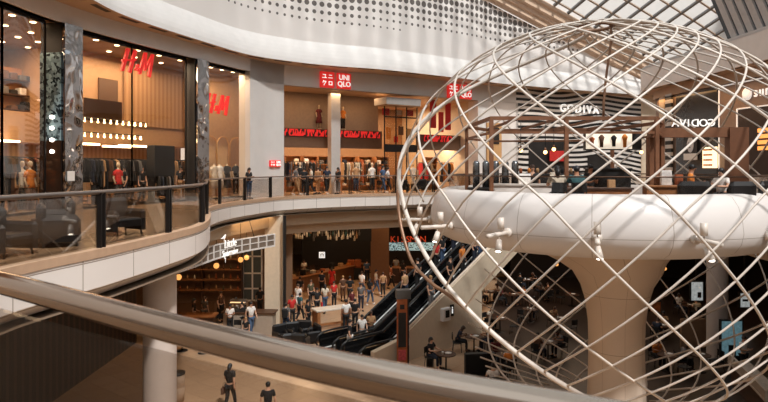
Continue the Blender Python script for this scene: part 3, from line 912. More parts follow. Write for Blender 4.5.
# red script letters
def hm_sign(u, v, h, d, label):
    p, a = proj(FACADE, u, d)
    t = thing('store_sign', label, 'sign', (p.x, p.y, zat(v, p.y)), a)
    M = Matrix.Identity(4); th = .09
    def st(pts): return [((x * 1.25 + .30 * z) * h, z * h) for x, z in pts]
    H = MB()
    for pts in ([(-.68, -.5), (-.56, -.5), (-.53, .5), (-.66, .5)], [(-.36, -.48), (-.23, -.52), (-.20, .5), (-.33, .5)], [(-.74, -.10), (-.14, .05), (-.14, .13), (-.74, -.02)]):
        H.prism(st(pts), th, M)
    H.build('letter', RED_SIGN, t)
    Mm = MB()
    for pts in ([(.10, -.5), (.22, -.5), (.27, .5), (.15, .5)], [(.17, .5), (.27, .5), (.40, -.2), (.33, -.3)], [(.33, -.3), (.40, -.3), (.60, .5), (.51, .5)], [(.50, .5), (.62, .5), (.70, -.55), (.57, -.5)]):
        Mm.prism(st(pts), th, M)
    Mm.build('letter', RED_SIGN, t)
    text('letter', '&', RED_SIGN, h * .34, .04, t, .2, 'CENTER', (-.10 * h, 0, -.24 * h))
    return t
hm_sign(138.5, 62.5, 1.0, .28, 'red script letters H&M high on the wide shopfront window')
hm_sign(217.5, 104, 1.0, .28, 'red script letters H&M on the narrow window beside the white pier')
# narrow window set: arches and dressed forms
aw = sub_poly(offset(FACADE, 2.6), 196, 249)
struct('wall_arch_backdrop', MB().wall(aw, 0, 6.9, .12), mat('arch_wall', (208, 166, 118), .6, noise=.06), 'honey coloured display wall with arches', 'wall')
for k, u in enumerate((211, 223, 236)):
    p, a = proj(FACADE, u, 2.45)
    w2 = .46
    arc = [(-w2, 0, 0), (-w2, 0, 2.9)] + [(-w2 * math.cos(t), 0, 2.9 + w2 * math.sin(t)) for t in [math.pi * j / 10 for j in range(1, 10)]] + [(w2, 0, 2.9), (w2, 0, 0)]
    o = MB().tube(arc, .04, 6).build('arch_frame', mat('gold_frame', (226, 176, 104), .35, .4)); o.location = (p.x, p.y, .02); o.rotation_euler = (0, 0, a)
    tag(o, 'gold arch frame on the display wall, ' + ('next to the steel pillar', 'in the middle of three', 'next to the white pier')[k], 'arch')
for u, c, lab in ((214, ('cream', 'skirt'), 'cream dressed display form under the first gold arch'), (219.5, ('white', 'skirt'), 'white dressed display form between two gold arches'), (227, ('black', 'skirt'), 'black dressed display form under the middle gold arch'), (236, ('black', 'black'), 'black suited display form beside the white pier')):
    p, a = proj(FACADE, u, 1.35); bust((p.x, p.y, .0), a, c, lab, False, 1.12)
# sales floor
for u, d, cols, where in ((-8, 1.5, ('tan', 'cream', 'brown', 'rust'), 'at the far end of the first window'), (8, 2.4, ('tan', 'brown', 'cream'), 'behind the first window mullion'), (24, 1.6, ('brown', 'black', 'tan', 'orange'), 'close behind the first window'), (36, 3.0, ('black', 'brown', 'grey'), 'inside the first window near the mosaic pillar'),
                          (88, 1.6, ('cream', 'tan', 'grey'), 'behind the wide window beside the rippled pillar'), (101, 2.2, ('black', 'navy', 'black', 'tan'), 'with dark coats behind the wide window'), (114, 3.6, ('black', 'grey', 'red'), 'with a red top behind the wide window'), (128, 2.4, ('black', 'navy', 'black'), 'with black clothes in the middle of the wide window'),
                          (140, 4.4, ('black', 'brown', 'black', 'grey'), 'deep inside under the long light strip'), (178, 1.8, ('black', 'brown', 'tan'), 'beside the tall black display unit'), (120, 5.6, ('cream', 'tan', 'orange', 'brown'), 'at the back under the mezzanine'), (92, 5.2, ('black', 'tan', 'cream'), 'at the back behind the rippled pillar'), (16, 5.0, ('black', 'tan', 'brown', 'cream'), 'at the back beyond the mosaic pillar'), (-22, 2.2, ('black', 'brown', 'tan'), 'at the very edge of the first window'), (108, 1.3, ('black', 'tan', 'black', 'brown'), 'right behind the glass before the bulbs'), (134, 1.4, ('black', 'grey', 'black'), 'right behind the glass beside the black unit'), (148, 3.0, ('black', 'navy'), 'behind the black display unit'), (184, 3.2, ('tan', 'black', 'cream'), 'deep behind the second steel pillar'), (1, .95, ('black', 'black', 'brown'), 'tight behind the first window mullion'), (28, 3.6, ('black', 'grey', 'black'), 'deep inside beside the mosaic pillar'), (86, 1.0, ('black', 'navy', 'black'), 'tight behind the glass by the rippled pillar'), (121, 2.0, ('black', 'brown', 'black'), 'behind the red mannequin'), (153, 2.6, ('black', 'black', 'grey'), 'just behind the black display unit'), (170, 2.6, ('black', 'tan', 'black'), 'between the black unit and the second steel pillar')):
    p, a = proj(FACADE, u, d); rack((p.x, p.y, 0), a + rnd.uniform(-.3, .3), cols, where, 7)
p, a = proj(FACADE, 161, 1.5)
t = thing('display_unit', 'tall black display unit behind the wide window of the fashion store', 'display unit', (p.x, p.y, 0), a)
MB().rbox((0, 0, 1.95), (1.35, .5, 1.46), 0, .02).build('screen_box', BLACK, t)
MB().box((-.6, 0, .85), (.06, .4, 1.7)).box((.6, 0, .85), (.06, .4, 1.7)).build('upright', BLACK, t)
MB().box((0, 0, .5), (1.2, .45, .05)).box((0, 0, .05), (1.25, .5, .1)).build('shelf', BLACK, t)
for k in range(5):
    garment(('black', 'navy', 'black', 'grey', 'black')[k], .92, Vector((p.x, p.y, 1.2)) + Matrix.Rotation(a, 3, 'Z') @ Vector((-.45 + .22 * k, -.28, 0)), a + R(60), 'dark garment hanging from the tall black display unit', 'dark garments on the black display unit')
for u, d, c, lab in ((13, .95, ('tan', 'brown'), 'mannequin in tan behind the first window mullion'), (30, .9, ('orange', 'brown'), 'mannequin in orange knit beside the mosaic pillar'), (22, 1.15, ('cream', 'black'), 'mannequin in cream top midway behind the first window'), (95, .95, ('black', 'black'), 'mannequin in black beside the rippled pillar'), (118, 1.0, ('red', 'black'), 'mannequin in red top behind the wide window')):
    p, a = proj(FACADE, u, d); bust((p.x, p.y, 0), a, c, lab, True)
p, a = proj(FACADE, 71, -.16)
t = thing('notice', 'small white notice on the rippled steel pillar', 'notice', (p.x, p.y, zat(176, p.y)), a)
MB().box((0, 0, 0), (.36, .02, .36)).build('sheet', mat('paper_white', (226, 222, 216), .6), t)
for u, d, pw in ((0, 4.0, 150), (30, 2.2, 110), (100, 1.8, 150), (150, 1.8, 150), (-40, 3, 120)):
    p, a = proj(FACADE, u, d); area('store_light', (p.x, p.y, 6.7), (3, 2), pw, (255, 224, 186), a)
for u, d, pw in ((100, 5.2, 95), (145, 5.4, 95), (10, 5.6, 60)):
    p, a = proj(FACADE, u, d); area('store_low_light', (p.x, p.y, 2.6), (3, 2), pw, (255, 224, 186), a)
p, a = proj(FACADE, 228, 1.0); area('arch_light', (p.x, p.y, 6.7), (1.6, 1.0), 70, (255, 224, 186), a)

# ------------------------------------------------------------------ store with the red square signs
UF = sub_poly(FACADE, 280, 480)
b = MB(); flatband(b, offset(UF, .1), offset(UF, 9.2), 6.42)
struct('ceiling_casual_store', b, mat('casual_ceiling', (184, 152, 122), .55), 'warm ceiling of the casual wear store', 'ceiling')
struct('wall_casual_back', MB().strip(offset(UF, 9), 0, 6.42), mat('casual_back', (146, 112, 82), .6), 'back wall of the casual wear store', 'wall')
for u, nm in ((284, 'near'), (480, 'end')):
    p, a = proj(FACADE, u, 0); nn = Vector((-math.sin(a), math.cos(a), 0))
    struct('wall_casual_' + nm, MB().slab([p + nn * .3, p + nn * 9], [p + nn * .3 + Vector((.1, 0, 0)), p + nn * 9 + Vector((.1, 0, 0))], 0, 6.42), CREAM, 'side wall of the casual wear store', 'wall')
un2 = sub_poly(offset(FACADE, 2.0), 283, 382)
struct('wall_display_niche', MB().wall(offset(un2, .5), 4.05, 6.42, .1), mat('niche_wall', (150, 128, 110), .6), 'grey brown backdrop above the red letter band', 'wall')
struct('trim_display_ledge', MB().wall(un2, 2.9, 4.1, .5), mat('ledge_brown', (98, 72, 54), .5), 'brown bulkhead ledge over the entrance', 'trim')
q = NT('red_letter_band', .5)
uv = q.n('ShaderNodeUVMap'); nz = q.n('ShaderNodeTexNoise'); nz.inputs['Scale'].default_value = 1.0; nz.inputs['Detail'].default_value = 0; mp = q.n('ShaderNodeMapping'); mp.inputs['Scale'].default_value = (7.0, 2.6, 1); q.l(uv.outputs[0], mp.inputs[0]); q.l(mp.outputs[0], nz.inputs['Vector'])
ge = q.math('GREATER_THAN', nz.outputs['Fac'], .47)
q.l(q.mix(ge, (60, 34, 26), (226, 44, 44)), q.b.inputs['Base Color']); q.l(q.mix(ge, (0, 0, 0), (226, 44, 44)), q.b.inputs['Emission Color']); q.b.inputs['Emission Strength'].default_value = .35
bandm = q.m
for nm, (u0, u1) in (('pier end', (284.5, 327)), ('steel pillar end', (340, 380))):
    o = MB().strip(sub_poly(offset(FACADE, 1.95), u0, u1), 3.62, 4.05).build('letter_band', bandm); tag(o, 'red lit letter band over the store entrance, stretch at the ' + nm, 'sign')
o = MB().strip(sub_poly(offset(FACADE, 1.95), 424, 452), 3.5, 3.95).build('letter_band', bandm); tag(o, 'red lit letter band seen through the dome lattice', 'sign')
struct('trim_ledge_end', MB().wall(sub_poly(offset(FACADE, 2.0), 420, 478), 2.9, 4.0, .5), MATS['ledge_brown'], 'brown bulkhead behind the dome', 'trim')
p, a = proj(FACADE, 334, 1.2)
o = MB().box((0, 0, 3.2), (.64, .5, 6.4)).build('wall_steel_pillar', mat('satin_steel', (226, 222, 218), .4, .5, noise=.03)); o.location = (p.x, p.y, 0); o.rotation_euler = (0, 0, a); o['kind'] = 'structure'; o['label'] = 'mirror steel pillar in the store entrance'; o['category'] = 'pillar'
for u, c, lab in ((319, ('maroon', 'skirt'), 'mannequin in a dark dress on the ledge over the entrance'), (343, ('orange', 'black'), 'mannequin in orange top and black trousers on the ledge')):
    p, a = proj(FACADE, u, 2.2); bust((p.x, p.y, 4.11), a, c, lab, True, .84)
def kana(t, tile, sym, cx, cz, s):
    """four katakana built from strokes"""
    S = {'yu': [(-.32, .30, .22, .30), (.16, .30, .16, -.28), (-.42, -.30, .42, -.30)], 'ni': [(-.26, .26, .26, .26), (-.40, -.26, .40, -.26)],
         'ku': [(-.18, .42, -.34, .05), (-.2, .30, .30, .30), (.30, .30, -.12, -.42)], 'ro': [(-.32, .30, .32, .30), (-.32, -.30, .32, -.30), (-.32, .30, -.32, -.30), (.32, .30, .32, -.30)]}[sym]
    b = MB()
    for x0, z0, x1, z1 in S:
        d = Vector((x1 - x0, 0, z1 - z0)); l = d.length; ang = math.atan2(d.z, d.x)
        b.box((cx + (x0 + x1) / 2 * s, -.06, cz + (z0 + z1) / 2 * s), ((l + .14) * s, .03, .15 * s), m=Matrix.Rotation(-ang, 4, 'Y'))
    b.build('letter', LETTER, tile)
def square_sign(u, v, s, gap, label, d=-.08):
    p, a = proj(FACADE, u, d)
    t = thing('store_sign', label, 'sign', (p.x, p.y, zat(v, p.y)), a)
    lt = MB().box((-s / 2 - gap / 2, 0, 0), (s, .1, s)).build('sign_tile', RED_SIGN, t)
    rt = MB().box((s / 2 + gap / 2, 0, 0), (s, .1, s)).build('sign_tile', RED_SIGN, t)
    q = s * .4
    cx = -s / 2 - gap / 2
    for sym, x, z in (('yu', -1, 1), ('ni', 1, 1), ('ku', -1, -1), ('ro', 1, -1)): kana(t, lt, sym, cx + x * s * .215, z * s * .215, q * .82)
    for body, z in (('UNI', 1), ('QLO', -1)):
        text('letter', body, LETTER, s * .33, .015, rt, 0, 'CENTER', (s / 2 + gap / 2, -.06, z * s * .21), 0, .012 * s)
square_sign(335.5, 80.5, .95, .2, 'red square sign pair reading UNIQLO on the header above the entrance')
square_sign(459.5, 91.5, 1.0, .16, 'red square sign pair reading UNIQLO behind the dome lattice')
square_sign(275, 163.5, .36, .04, 'small red and white square sign pair on the white pier')
# projecting canopy box
p, a = proj(FACADE, 401, -.1)
t = thing('canopy_box', 'pale grey box canopy jutting over the glass display corner', 'canopy', (p.x, p.y, 5.7), a)
MB().box((0, .4, .22), (2.7, 1.5, .44)).build('canopy_body', mat('canopy_grey', (168, 160, 154), .6), t)
MB().box((0, .35, -.03), (2.6, 1.4, .06)).build('canopy_soffit', CEIL_WARM, t)
p, a = proj(FACADE, 401, .3)
t = thing('display_case', 'two storey glass display corner with red cards under the canopy', 'display case', (p.x, p.y, 0), a)
for x in (-1.3, -.4, .45, 1.3): MB().box((x, 0, 2.83), (.06, .06, 5.66)).build('mullion', DARK_METAL, t)
MB().box((0, 0, 4.95), (2.6, .08, .08)).build('transom', DARK_METAL, t); MB().box((0, 0, 2.9), (2.6, .08, .5)).build('transom', DARK_METAL, t)
MB().box((0, .02, 2.8), (2.6, .02, 5.5)).build('glass_pane', SHOP_GLASS, t)
for k, (x, z, w2, h2, c) in enumerate(((-1.0, 5.3, .55, .45, 'red'), (.95, 5.3, .5, .4, 'red'), (0, 5.3, .5, .35, 'white'), (-.8, 3.9, .35, .8, 'orange'), (.2, 4.1, .4, .6, 'brown'), (.9, 3.8, .4, .9, 'tan'), (-.2, 3.5, .3, .4, 'red'))):
    o = MB().box((0, 0, 0), (w2, .03, h2)).build('display_card', GARM[c]); o.location = Vector((p.x, p.y, z)) + Matrix.Rotation(a, 3, 'Z') @ Vector((x, .3, 0)); o.rotation_euler = (0, 0, a)
    tag(o, c + ' card in the glass display corner, ' + ('upper row by the entrance side', 'upper row by the dome side', 'upper row in the middle', 'tall one by the entrance side', 'square one in the middle', 'tall one by the dome side', 'lowest of all')[k], 'card')
for u, v0, v1, wd, lab in ((433, 100, 128, .55, 'red banner behind the dome, first of three'), (441, 112, 132, .45, 'red banner behind the dome, shortest of three'), (448, 103, 130, .5, 'red banner behind the dome, last of three')):
    p, a = proj(FACADE, u, 1.2); z0, z1 = zat(v1, p.y), zat(v0, p.y)
    o = MB().box((0, 0, 0), (wd, .03, z1 - z0)).build('hanging_banner', GARM['red']); o.location = (p.x, p.y, (z0 + z1) / 2); o.rotation_euler = (0, 0, a); tag(o, lab, 'banner')
# shop floor: shelf bays along the back and rails before them
def bay(loc, rz, where, cols, W=1.08, H=2.4):
    t = thing('shelf_bay', 'lit timber shelf bay ' + where, 'shelf', loc, rz)
    MB().box((0, .25, H / 2), (W, .04, H)).build('back_panel', mat('honey_panel', (206, 160, 110), .6), t)
    for s in (-1, 1): MB().box((s * W / 2, 0, H / 2), (.05, .5, H)).build('side_panel', WOOD, t)
    for z in (.35, .85, 1.35, 1.85, H): MB().box((0, 0, z), (W, .5, .04)).build('shelf_board', WOOD, t)
    M = Matrix.Rotation(rz, 3, 'Z')
    for z in (.37, .87, 1.37, 1.87):
        for j in range(2):
            if rnd.random() < .12: continue
            h_ = rnd.uniform(.14, .36); c = rnd.choice(cols)
            o = MB().rbox((0, 0, h_ / 2), (.34, .34, h_), 0, .03).build('folded_clothes', GARM[c]); o.location = Vector(loc) + M @ Vector((-W / 2 + W * (j + .5) / 2, -.02, z)); o.rotation_euler = (0, 0, rz)
            tag(o, c + ' folded clothes in the lit shelf bay ' + where, 'clothes', c + ' folded clothes in the bay ' + where)
for k, (u, d, where) in enumerate(((292, 4.4, 'next to the white pier'), (309, 4.6, 'second from the white pier'), (324, 4.8, 'just before the steel pillar'), (347, 4.8, 'just past the steel pillar'), (364, 4.6, 'behind the orange mannequin ledge'), (381, 4.4, 'behind the display corner'), (430, 4.0, 'behind the dome by the banners'), (452, 4.0, 'behind the dome under the second red sign'))):
    p, a = proj(FACADE, u, d); bay((p.x, p.y, 0), a, where, ('black', 'navy', 'cream', 'tan', 'grey', 'brown', 'rust', 'white'))
for k, (u, d, cols, where) in enumerate(((293, 2.2, ('black', 'navy', 'grey'), 'just inside the pier end of the entrance'), (312, 2.6, ('black', 'brown', 'black'), 'inside the entrance before the steel pillar'), (350, 2.4, ('tan', 'black', 'cream'), 'inside the entrance past the steel pillar'), (368, 2.2, ('black', 'rust', 'black'), 'near the display corner'), (425, 2.0, ('red', 'black', 'tan'), 'behind the dome by the display corner'), (445, 2.4, ('tan', 'black', 'orange'), 'behind the dome under the banners'), (468, 2.0, ('black', 'grey', 'black'), 'behind the dome beside the white wall'))):
    p, a = proj(FACADE, u, d); rack((p.x, p.y, 0), a + rnd.uniform(-.4, .4), cols, where, 6)
for u, d, c, lab in ((300, 1.2, ('black', 'tan'), 'mannequin in a black top at the store entrance'), (356, 1.0, ('tan', 'navy'), 'mannequin in a tan jumper past the steel pillar'), (372, 1.6, ('white', 'black'), 'mannequin in a white top near the display corner'), (413, 1.3, ('white', 'cream'), 'mannequin in white on the dome side of the display corner')):
    p, a = proj(FACADE, u, d); bust((p.x, p.y, 0), a, c, lab, True, 1.05)
for u, pw in ((300, 210), (325, 180), (356, 200), (400, 200), (445, 260)):
    p, a = proj(FACADE, u, 5.6); area('casual_light', (p.x, p.y, 6.2), (3, 2.5), pw * 1.3, (255, 224, 186), a)
    p, a = proj(FACADE, u, 3.4); area('casual_low_light', (p.x, p.y, 3.3), (2.4, .8), pw * .28, (255, 224, 186), a)
p, a = proj(FACADE, 330, .8); area('niche_light', (p.x, p.y, 6.3), (8, .5), 110, (255, 205, 150), a)

# ------------------------------------------------------------------ striped chocolate shop
ZF = sub_poly(FACADE, 516, 641)
struct('wall_cream_end', MB().wall(sub_poly(FACADE, 641.5, 663), 0, 7.62, .3), CREAM, 'cream wall past the striped shop', 'wall')
struct('wall_striped', MB().strip(ZF, 0, 7.62), STRIPES, 'wall with wavy black and white stripes behind the dome', 'wall')
p, a = proj(FACADE, 581, -.14)
t = thing('store_sign', 'white raised letters GODIVA on the striped wall', 'sign', (p.x, p.y, zat(109.5, p.y)), a)
for i, (ch, x) in enumerate(zip('GODIVA', (-1.85, -1.08, -.30, .32, .88, 1.6))):
    text('letter', ch, LETTER, .66, .06, t, 0, 'CENTER', (x, 0, 0))
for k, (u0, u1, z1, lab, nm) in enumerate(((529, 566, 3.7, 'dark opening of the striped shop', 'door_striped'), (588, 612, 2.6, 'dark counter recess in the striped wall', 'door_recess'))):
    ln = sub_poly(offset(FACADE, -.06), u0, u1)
    struct(nm, MB().wall(ln, 0, z1, .05), NEAR_BLACK, lab, 'door')  # flat black panels paint the unlit depth of these openings
p, a = proj(FACADE, 559, -.3)
o = MB().box((0, 0, 0), (1.9, .05, .8)).build('wall_poster', GARM['red']); o.location = (p.x, p.y, zat(156, p.y)); o.rotation_euler = (0, 0, a); tag(o, 'wide red poster at the dark opening of the striped shop', 'poster')
p, a = proj(FACADE, 494, -.1)
t = thing('wall_niche_panel', 'honey lit panel on the white wall beside the striped shop', 'panel', (p.x, p.y, 3.4), a)
MB().box((0, 0, 0), (1.5, .1, 3.0)).build('panel_face', mat('honey_panel'), t)
MB().box((0, -.07, .55), (.9, .04, 1.2)).build('dark_insert', NEAR_BLACK, t)

# ------------------------------------------------------------------ eyewear row under the drum
SW = offset(DR, .9, -1)
struct('wall_eyewear', MB().strip(SW, 0, 6.0), mat('taupe_wall', (134, 112, 98), .6, noise=.04), 'taupe shopfront wall under the drum', 'wall')
def onwall(u, d=-.06):
    p, a = at_u(offset(SW, d, -1), u); return Vector(p), a
def panel(nm, u0, u1, v0, v1, d, th, m, label, cat, kind=None):
    (p, a), (q_, _) = onwall(u0, d), onwall(u1, d)
    if kind == 'structure':
        return struct(nm, MB().slab([p, q_], offset([p, q_], th, 1), zat(v1, (p.y + q_.y) / 2), zat(v0, (p.y + q_.y) / 2)), m, label, cat)
    c = (p + q_) / 2; z0, z1 = zat(v1, c.y), zat(v0, c.y); L = (q_ - p).length
    o = MB().box((0, 0, 0), (L, th, z1 - z0)).build(nm, m); o.location = (c.x, c.y, (z0 + z1) / 2); o.rotation_euler = (0, 0, math.atan2((q_ - p).y, (q_ - p).x))
    if kind: o['kind'] = kind
    return tag(o, label, cat)
panel('wall_beige_pier', 659, 664, 92, 190, -.12, .1, CREAM, 'beige pier at the rounded end of the drum', 'wall', 'structure')
q = NT('beaded_strip', .5); tc = q.n('ShaderNodeTexCoord'); sp = q.n('ShaderNodeSeparateXYZ'); q.l(tc.outputs['Object'], sp.inputs[0])
q.l(q.mix(q.math('GREATER_THAN', q.math('SINE', q.math('MULTIPLY', sp.outputs[2], 14)), .0), (20, 20, 20), (206, 200, 194)), q.b.inputs['Base Color'])
panel('wall_beaded_strip', 666, 672, 94, 188, -.16, .12, q.m, 'upright strip of black and white beads beside the grey window', 'decor')
panel('window_grey', 676, 717, 92, 188, -.08, .06, mat('smoked_glass', (58, 58, 60), .12, .4), 'large smoked grey shop window', 'window', 'structure')
po = panel('wall_poster', 684, 697, 136, 153, -.2, .05, mat('poster_dark', (40, 40, 42), .5), 'black and white portrait poster in the smoked window', 'poster')
fm = mat('poster_skin', (206, 206, 208), .6); fd = mat('poster_shade', (58, 58, 60), .6)
fb = MB(); fb.ball((0, 0, 0), (.30, .02, .44), 16, 9); f = fb.build('portrait_face', fm, po); f.location = (.06, .04, 0)
f.location = (.05, -.045, -.02)
for nm, cx, cz, sx, sz in (('portrait_eye', -.06, .10, .05, .02), ('portrait_eye', .14, .10, .05, .02), ('portrait_mouth', .04, -.17, .08, .025), ('portrait_nose', .04, -.03, .03, .05)):
    e = MB().ball((0, 0, 0), (sx, .012, sz), 8, 5).build(nm, fd, po); e.location = (cx, -.068, cz)
panel('poster_caption', 684, 697, 153.5, 160, -.2, .05, mat('paper_white'), 'white lower panel under the portrait poster', 'poster')
t = panel('lit_shelf', 703, 717, 147, 168, -.3, .06, mat('lit_shelf_panel', (255, 226, 180), .5, emit=1.3, noise=0), 'glowing shelf of small boxes beside the smoked window', 'shelf')
for i in range(4):
    for j in range(3):
        o = MB().box((-.24 + .24 * j, -.12, -.4 + .27 * i), (.12, .12, .09)).build('product_box', GARM[('orange', 'tan', 'rust')[(i + j) % 3]], t)
# white outlined portal
pm = mat('portal_line', (250, 246, 240), .5, emit=.3, noise=0)
pt = thing('lit_portal', 'glowing white line portal round the taupe eyewear shopfront', 'portal', onwall(719)[0])
A, aa = onwall(719, -.12); B, _ = onwall(778, -.12)
o0 = Vector(pt.location)
def bar(p, q_, r=.036): return MB().tube([p - o0, q_ - o0], r, 6)
Z = lambda p, z: Vector((p.x, p.y, z))
bar(Z(A, 0), Z(A, 5.86)).build('upright_line', pm, pt); bar(Z(A, 5.86), Z(B, 5.82)).build('top_line', pm, pt)
C, _ = onwall(737, -.12)
bar(Z(C, 0), Z(C, 4.55)).build('upright_line', pm, pt); bar(Z(C, 4.55), Z(B, 4.5)).build('top_line', pm, pt)
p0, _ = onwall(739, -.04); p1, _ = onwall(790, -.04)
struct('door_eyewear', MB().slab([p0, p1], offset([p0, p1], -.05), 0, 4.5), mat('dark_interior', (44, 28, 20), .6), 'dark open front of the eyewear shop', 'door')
p, a = onwall(747, -.14)
ts = thing('store_sign', 'white disc and letters sun on the taupe shopfront', 'sign', (p.x, p.y, zat(94, p.y)), a + math.pi)
MB().tube([(0, -.05, 0), (0, .05, 0)], .30, 28).build('sign_disc', mat('disc_white', (250, 246, 240), .5, emit=.4, noise=0), ts)
text('letter', 's', LETTER, .5, .03, ts, 0, 'CENTER', (.62, 0, 0)); text('letter', 'u', LETTER, .5, .03, ts, 0, 'CENTER', (1.02, 0, 0)); text('letter', 'n', LETTER, .5, .03, ts, 0, 'CENTER', (1.45, 0, 0))
for k, (v0, v1) in enumerate(((128, 132), (134, 138), (140, 144), (146, 150))):
    panel('lit_shelf', 758, 772, v0, v1, -.12, .05, mat('amber_shelf', (255, 170, 90), .5, emit=.8, noise=0), 'amber lit shelf in the dark eyewear shop, ' + ('topmost of four', 'second from the top', 'third from the top', 'lowest of four')[k], 'shelf')
p, a = onwall(763, .9 * -1)
t = thing('shop_counter', 'white counter before the dark eyewear shop', 'counter', (p.x, p.y, 0), a)
MB().rbox((0, 0, 1.0), (1.3, .6, .5), 0, .02).build('counter_top', WHITE, t); MB().box((0, 0, .38), (1.2, .5, .76)).build('plinth', DARK_WOOD, t)
area('drum_light', (17.0, 33, 5.8), (.6, 10), 60, (255, 190, 120)); area('eyewear_light', (15.6, 30, 5.4), (.5, 8), 50, (255, 200, 140))
area('striped_light', (13, 43.5, 7.0), (8, 1), 90, (255, 225, 195), R(25))
# ------------------------------------------------------------------ people
SKIN = [mat('skin_light', (206, 160, 132), .55, noise=.04), mat('skin_tan', (168, 118, 88), .55, noise=.04), mat('skin_deep', (104, 70, 52), .55, noise=.04)]
HAIR = [mat('hair_black', (24, 20, 18), .5, noise=.1), mat('hair_brown', (70, 46, 32), .5, noise=.1), mat('hair_fair', (176, 138, 92), .5, noise=.1)]
def skin_mesh(name, nodes, edges, root, sub=1):
    """nodes: {key: (x, y, z, r)}; grows one smooth skin over the joints"""
    keys = list(nodes); ix = {k: i for i, k in enumerate(keys)}
    me = bpy.data.meshes.new(name)
    me.from_pydata([nodes[k][:3] for k in keys], [(ix[a], ix[b]) for a, b in edges], [])
    o = bpy.data.objects.new(name, me); COL.objects.link(o)
    sm = o.modifiers.new('skin', 'SKIN'); sm.use_smooth_shade = True
    for k in keys:
        d = me.skin_vertices[0].data[ix[k]]; r = nodes[k][3]
        d.radius = r if isinstance(r, tuple) else (r, r); d.use_root = False
    roots = root if isinstance(root, (list, tuple)) else [root]
    for r in roots: me.skin_vertices[0].data[ix[r]].use_root = True
    if sub:
        ss = o.modifiers.new('smooth', 'SUBSURF'); ss.levels = sub; ss.render_levels = sub
    bpy.context.view_layer.update()
    out = bpy.data.meshes.new_from_object(o.evaluated_get(bpy.context.evaluated_depsgraph_get()))
    bpy.data.objects.remove(o); bpy.data.meshes.remove(me)
    out.name = name; out.materials.clear(); out.materials.append(None)
    return out
def joints(pose):
    """joint positions of a 1.70 m figure facing -y"""
    J = dict(pel=(0, 0, .95), wai=(0, .0, 1.10), che=(0, .0, 1.30), nec=(0, .01, 1.45), hd0=(0, -.005, 1.53), hd1=(0, -.02, 1.60), hd2=(0, -.01, 1.665))
    for s, n in ((-1, 'l'), (1, 'r')):
        J['sh' + n] = (s * .165, .01, 1.405); J['el' + n] = (s * .225, .03, 1.14); J['wr' + n] = (s * .225, -.05, .91); J['ha' + n] = (s * .215, -.075, .84)
        J['hi' + n] = (s * .085, 0, .90); J['kn' + n] = (s * .095, -.02, .49); J['an' + n] = (s * .10, .02, .09); J['to' + n] = (s * .115, -.13, .035)
    if pose == 'walk':
        J['knl'] = (-.09, -.16, .51); J['anl'] = (-.09, -.24, .11); J['tol'] = (-.09, -.38, .06)
        J['knr'] = (.09, .03, .49); J['anr'] = (.09, .26, .13); J['tor'] = (.10, .14, .035)
        J['ell'] = (-.225, .12, 1.16); J['wrl'] = (-.22, .10, .93); J['hal'] = (-.22, .07, .86)
        J['elr'] = (.225, -.06, 1.15); J['wrr'] = (.20, -.22, .98); J['har'] = (.19, -.28, .95)
    if pose == 'hold':
        for s, n in ((-1, 'l'), (1, 'r')):
            J['el' + n] = (s * .22, .02, 1.14); J['wr' + n] = (s * .10, -.22, 1.16); J['ha' + n] = (s * .05, -.29, 1.20)
        J['hd1'] = (0, -.04, 1.595); J['hd2'] = (0, -.04, 1.66)
    if pose in ('sit', 'sitlean'):
        dz = .47
        for k in ('pel', 'wai', 'che', 'nec', 'hd0', 'hd1', 'hd2', 'shl', 'shr', 'ell', 'elr', 'wrl', 'wrr', 'hal', 'har'):
            x, y, z = J[k]; J[k] = (x, y, z - .41)
        for s, n in ((-1, 'l'), (1, 'r')):
            J['hi' + n] = (s * .09, -.03, .52); J['kn' + n] = (s * .11, -.43, .50); J['an' + n] = (s * .11, -.42, .09); J['to' + n] = (s * .12, -.57, .035)
            J['el' + n] = (s * .24, -.10, .78); J['wr' + n] = (s * .14, -.33, .79); J['ha' + n] = (s * .10, -.40, .80)
        if pose == 'sitlean':
            for k in ('wai', 'che', 'nec', 'hd0', 'hd1', 'hd2', 'shl', 'shr'):
                x, y, z = J[k]; f = (z - .54); J[k] = (x, y - .38 * f, z - .10 * f)
            J['hd1'] = tuple(Vector(J['hd1']) + Vector((0, -.04, -.01))); J['hd2'] = tuple(Vector(J['hd2']) + Vector((0, -.06, -.02)))
    return J
def lp(a, b, t): return tuple(Vector(a).lerp(Vector(b), t))
_pm = {}
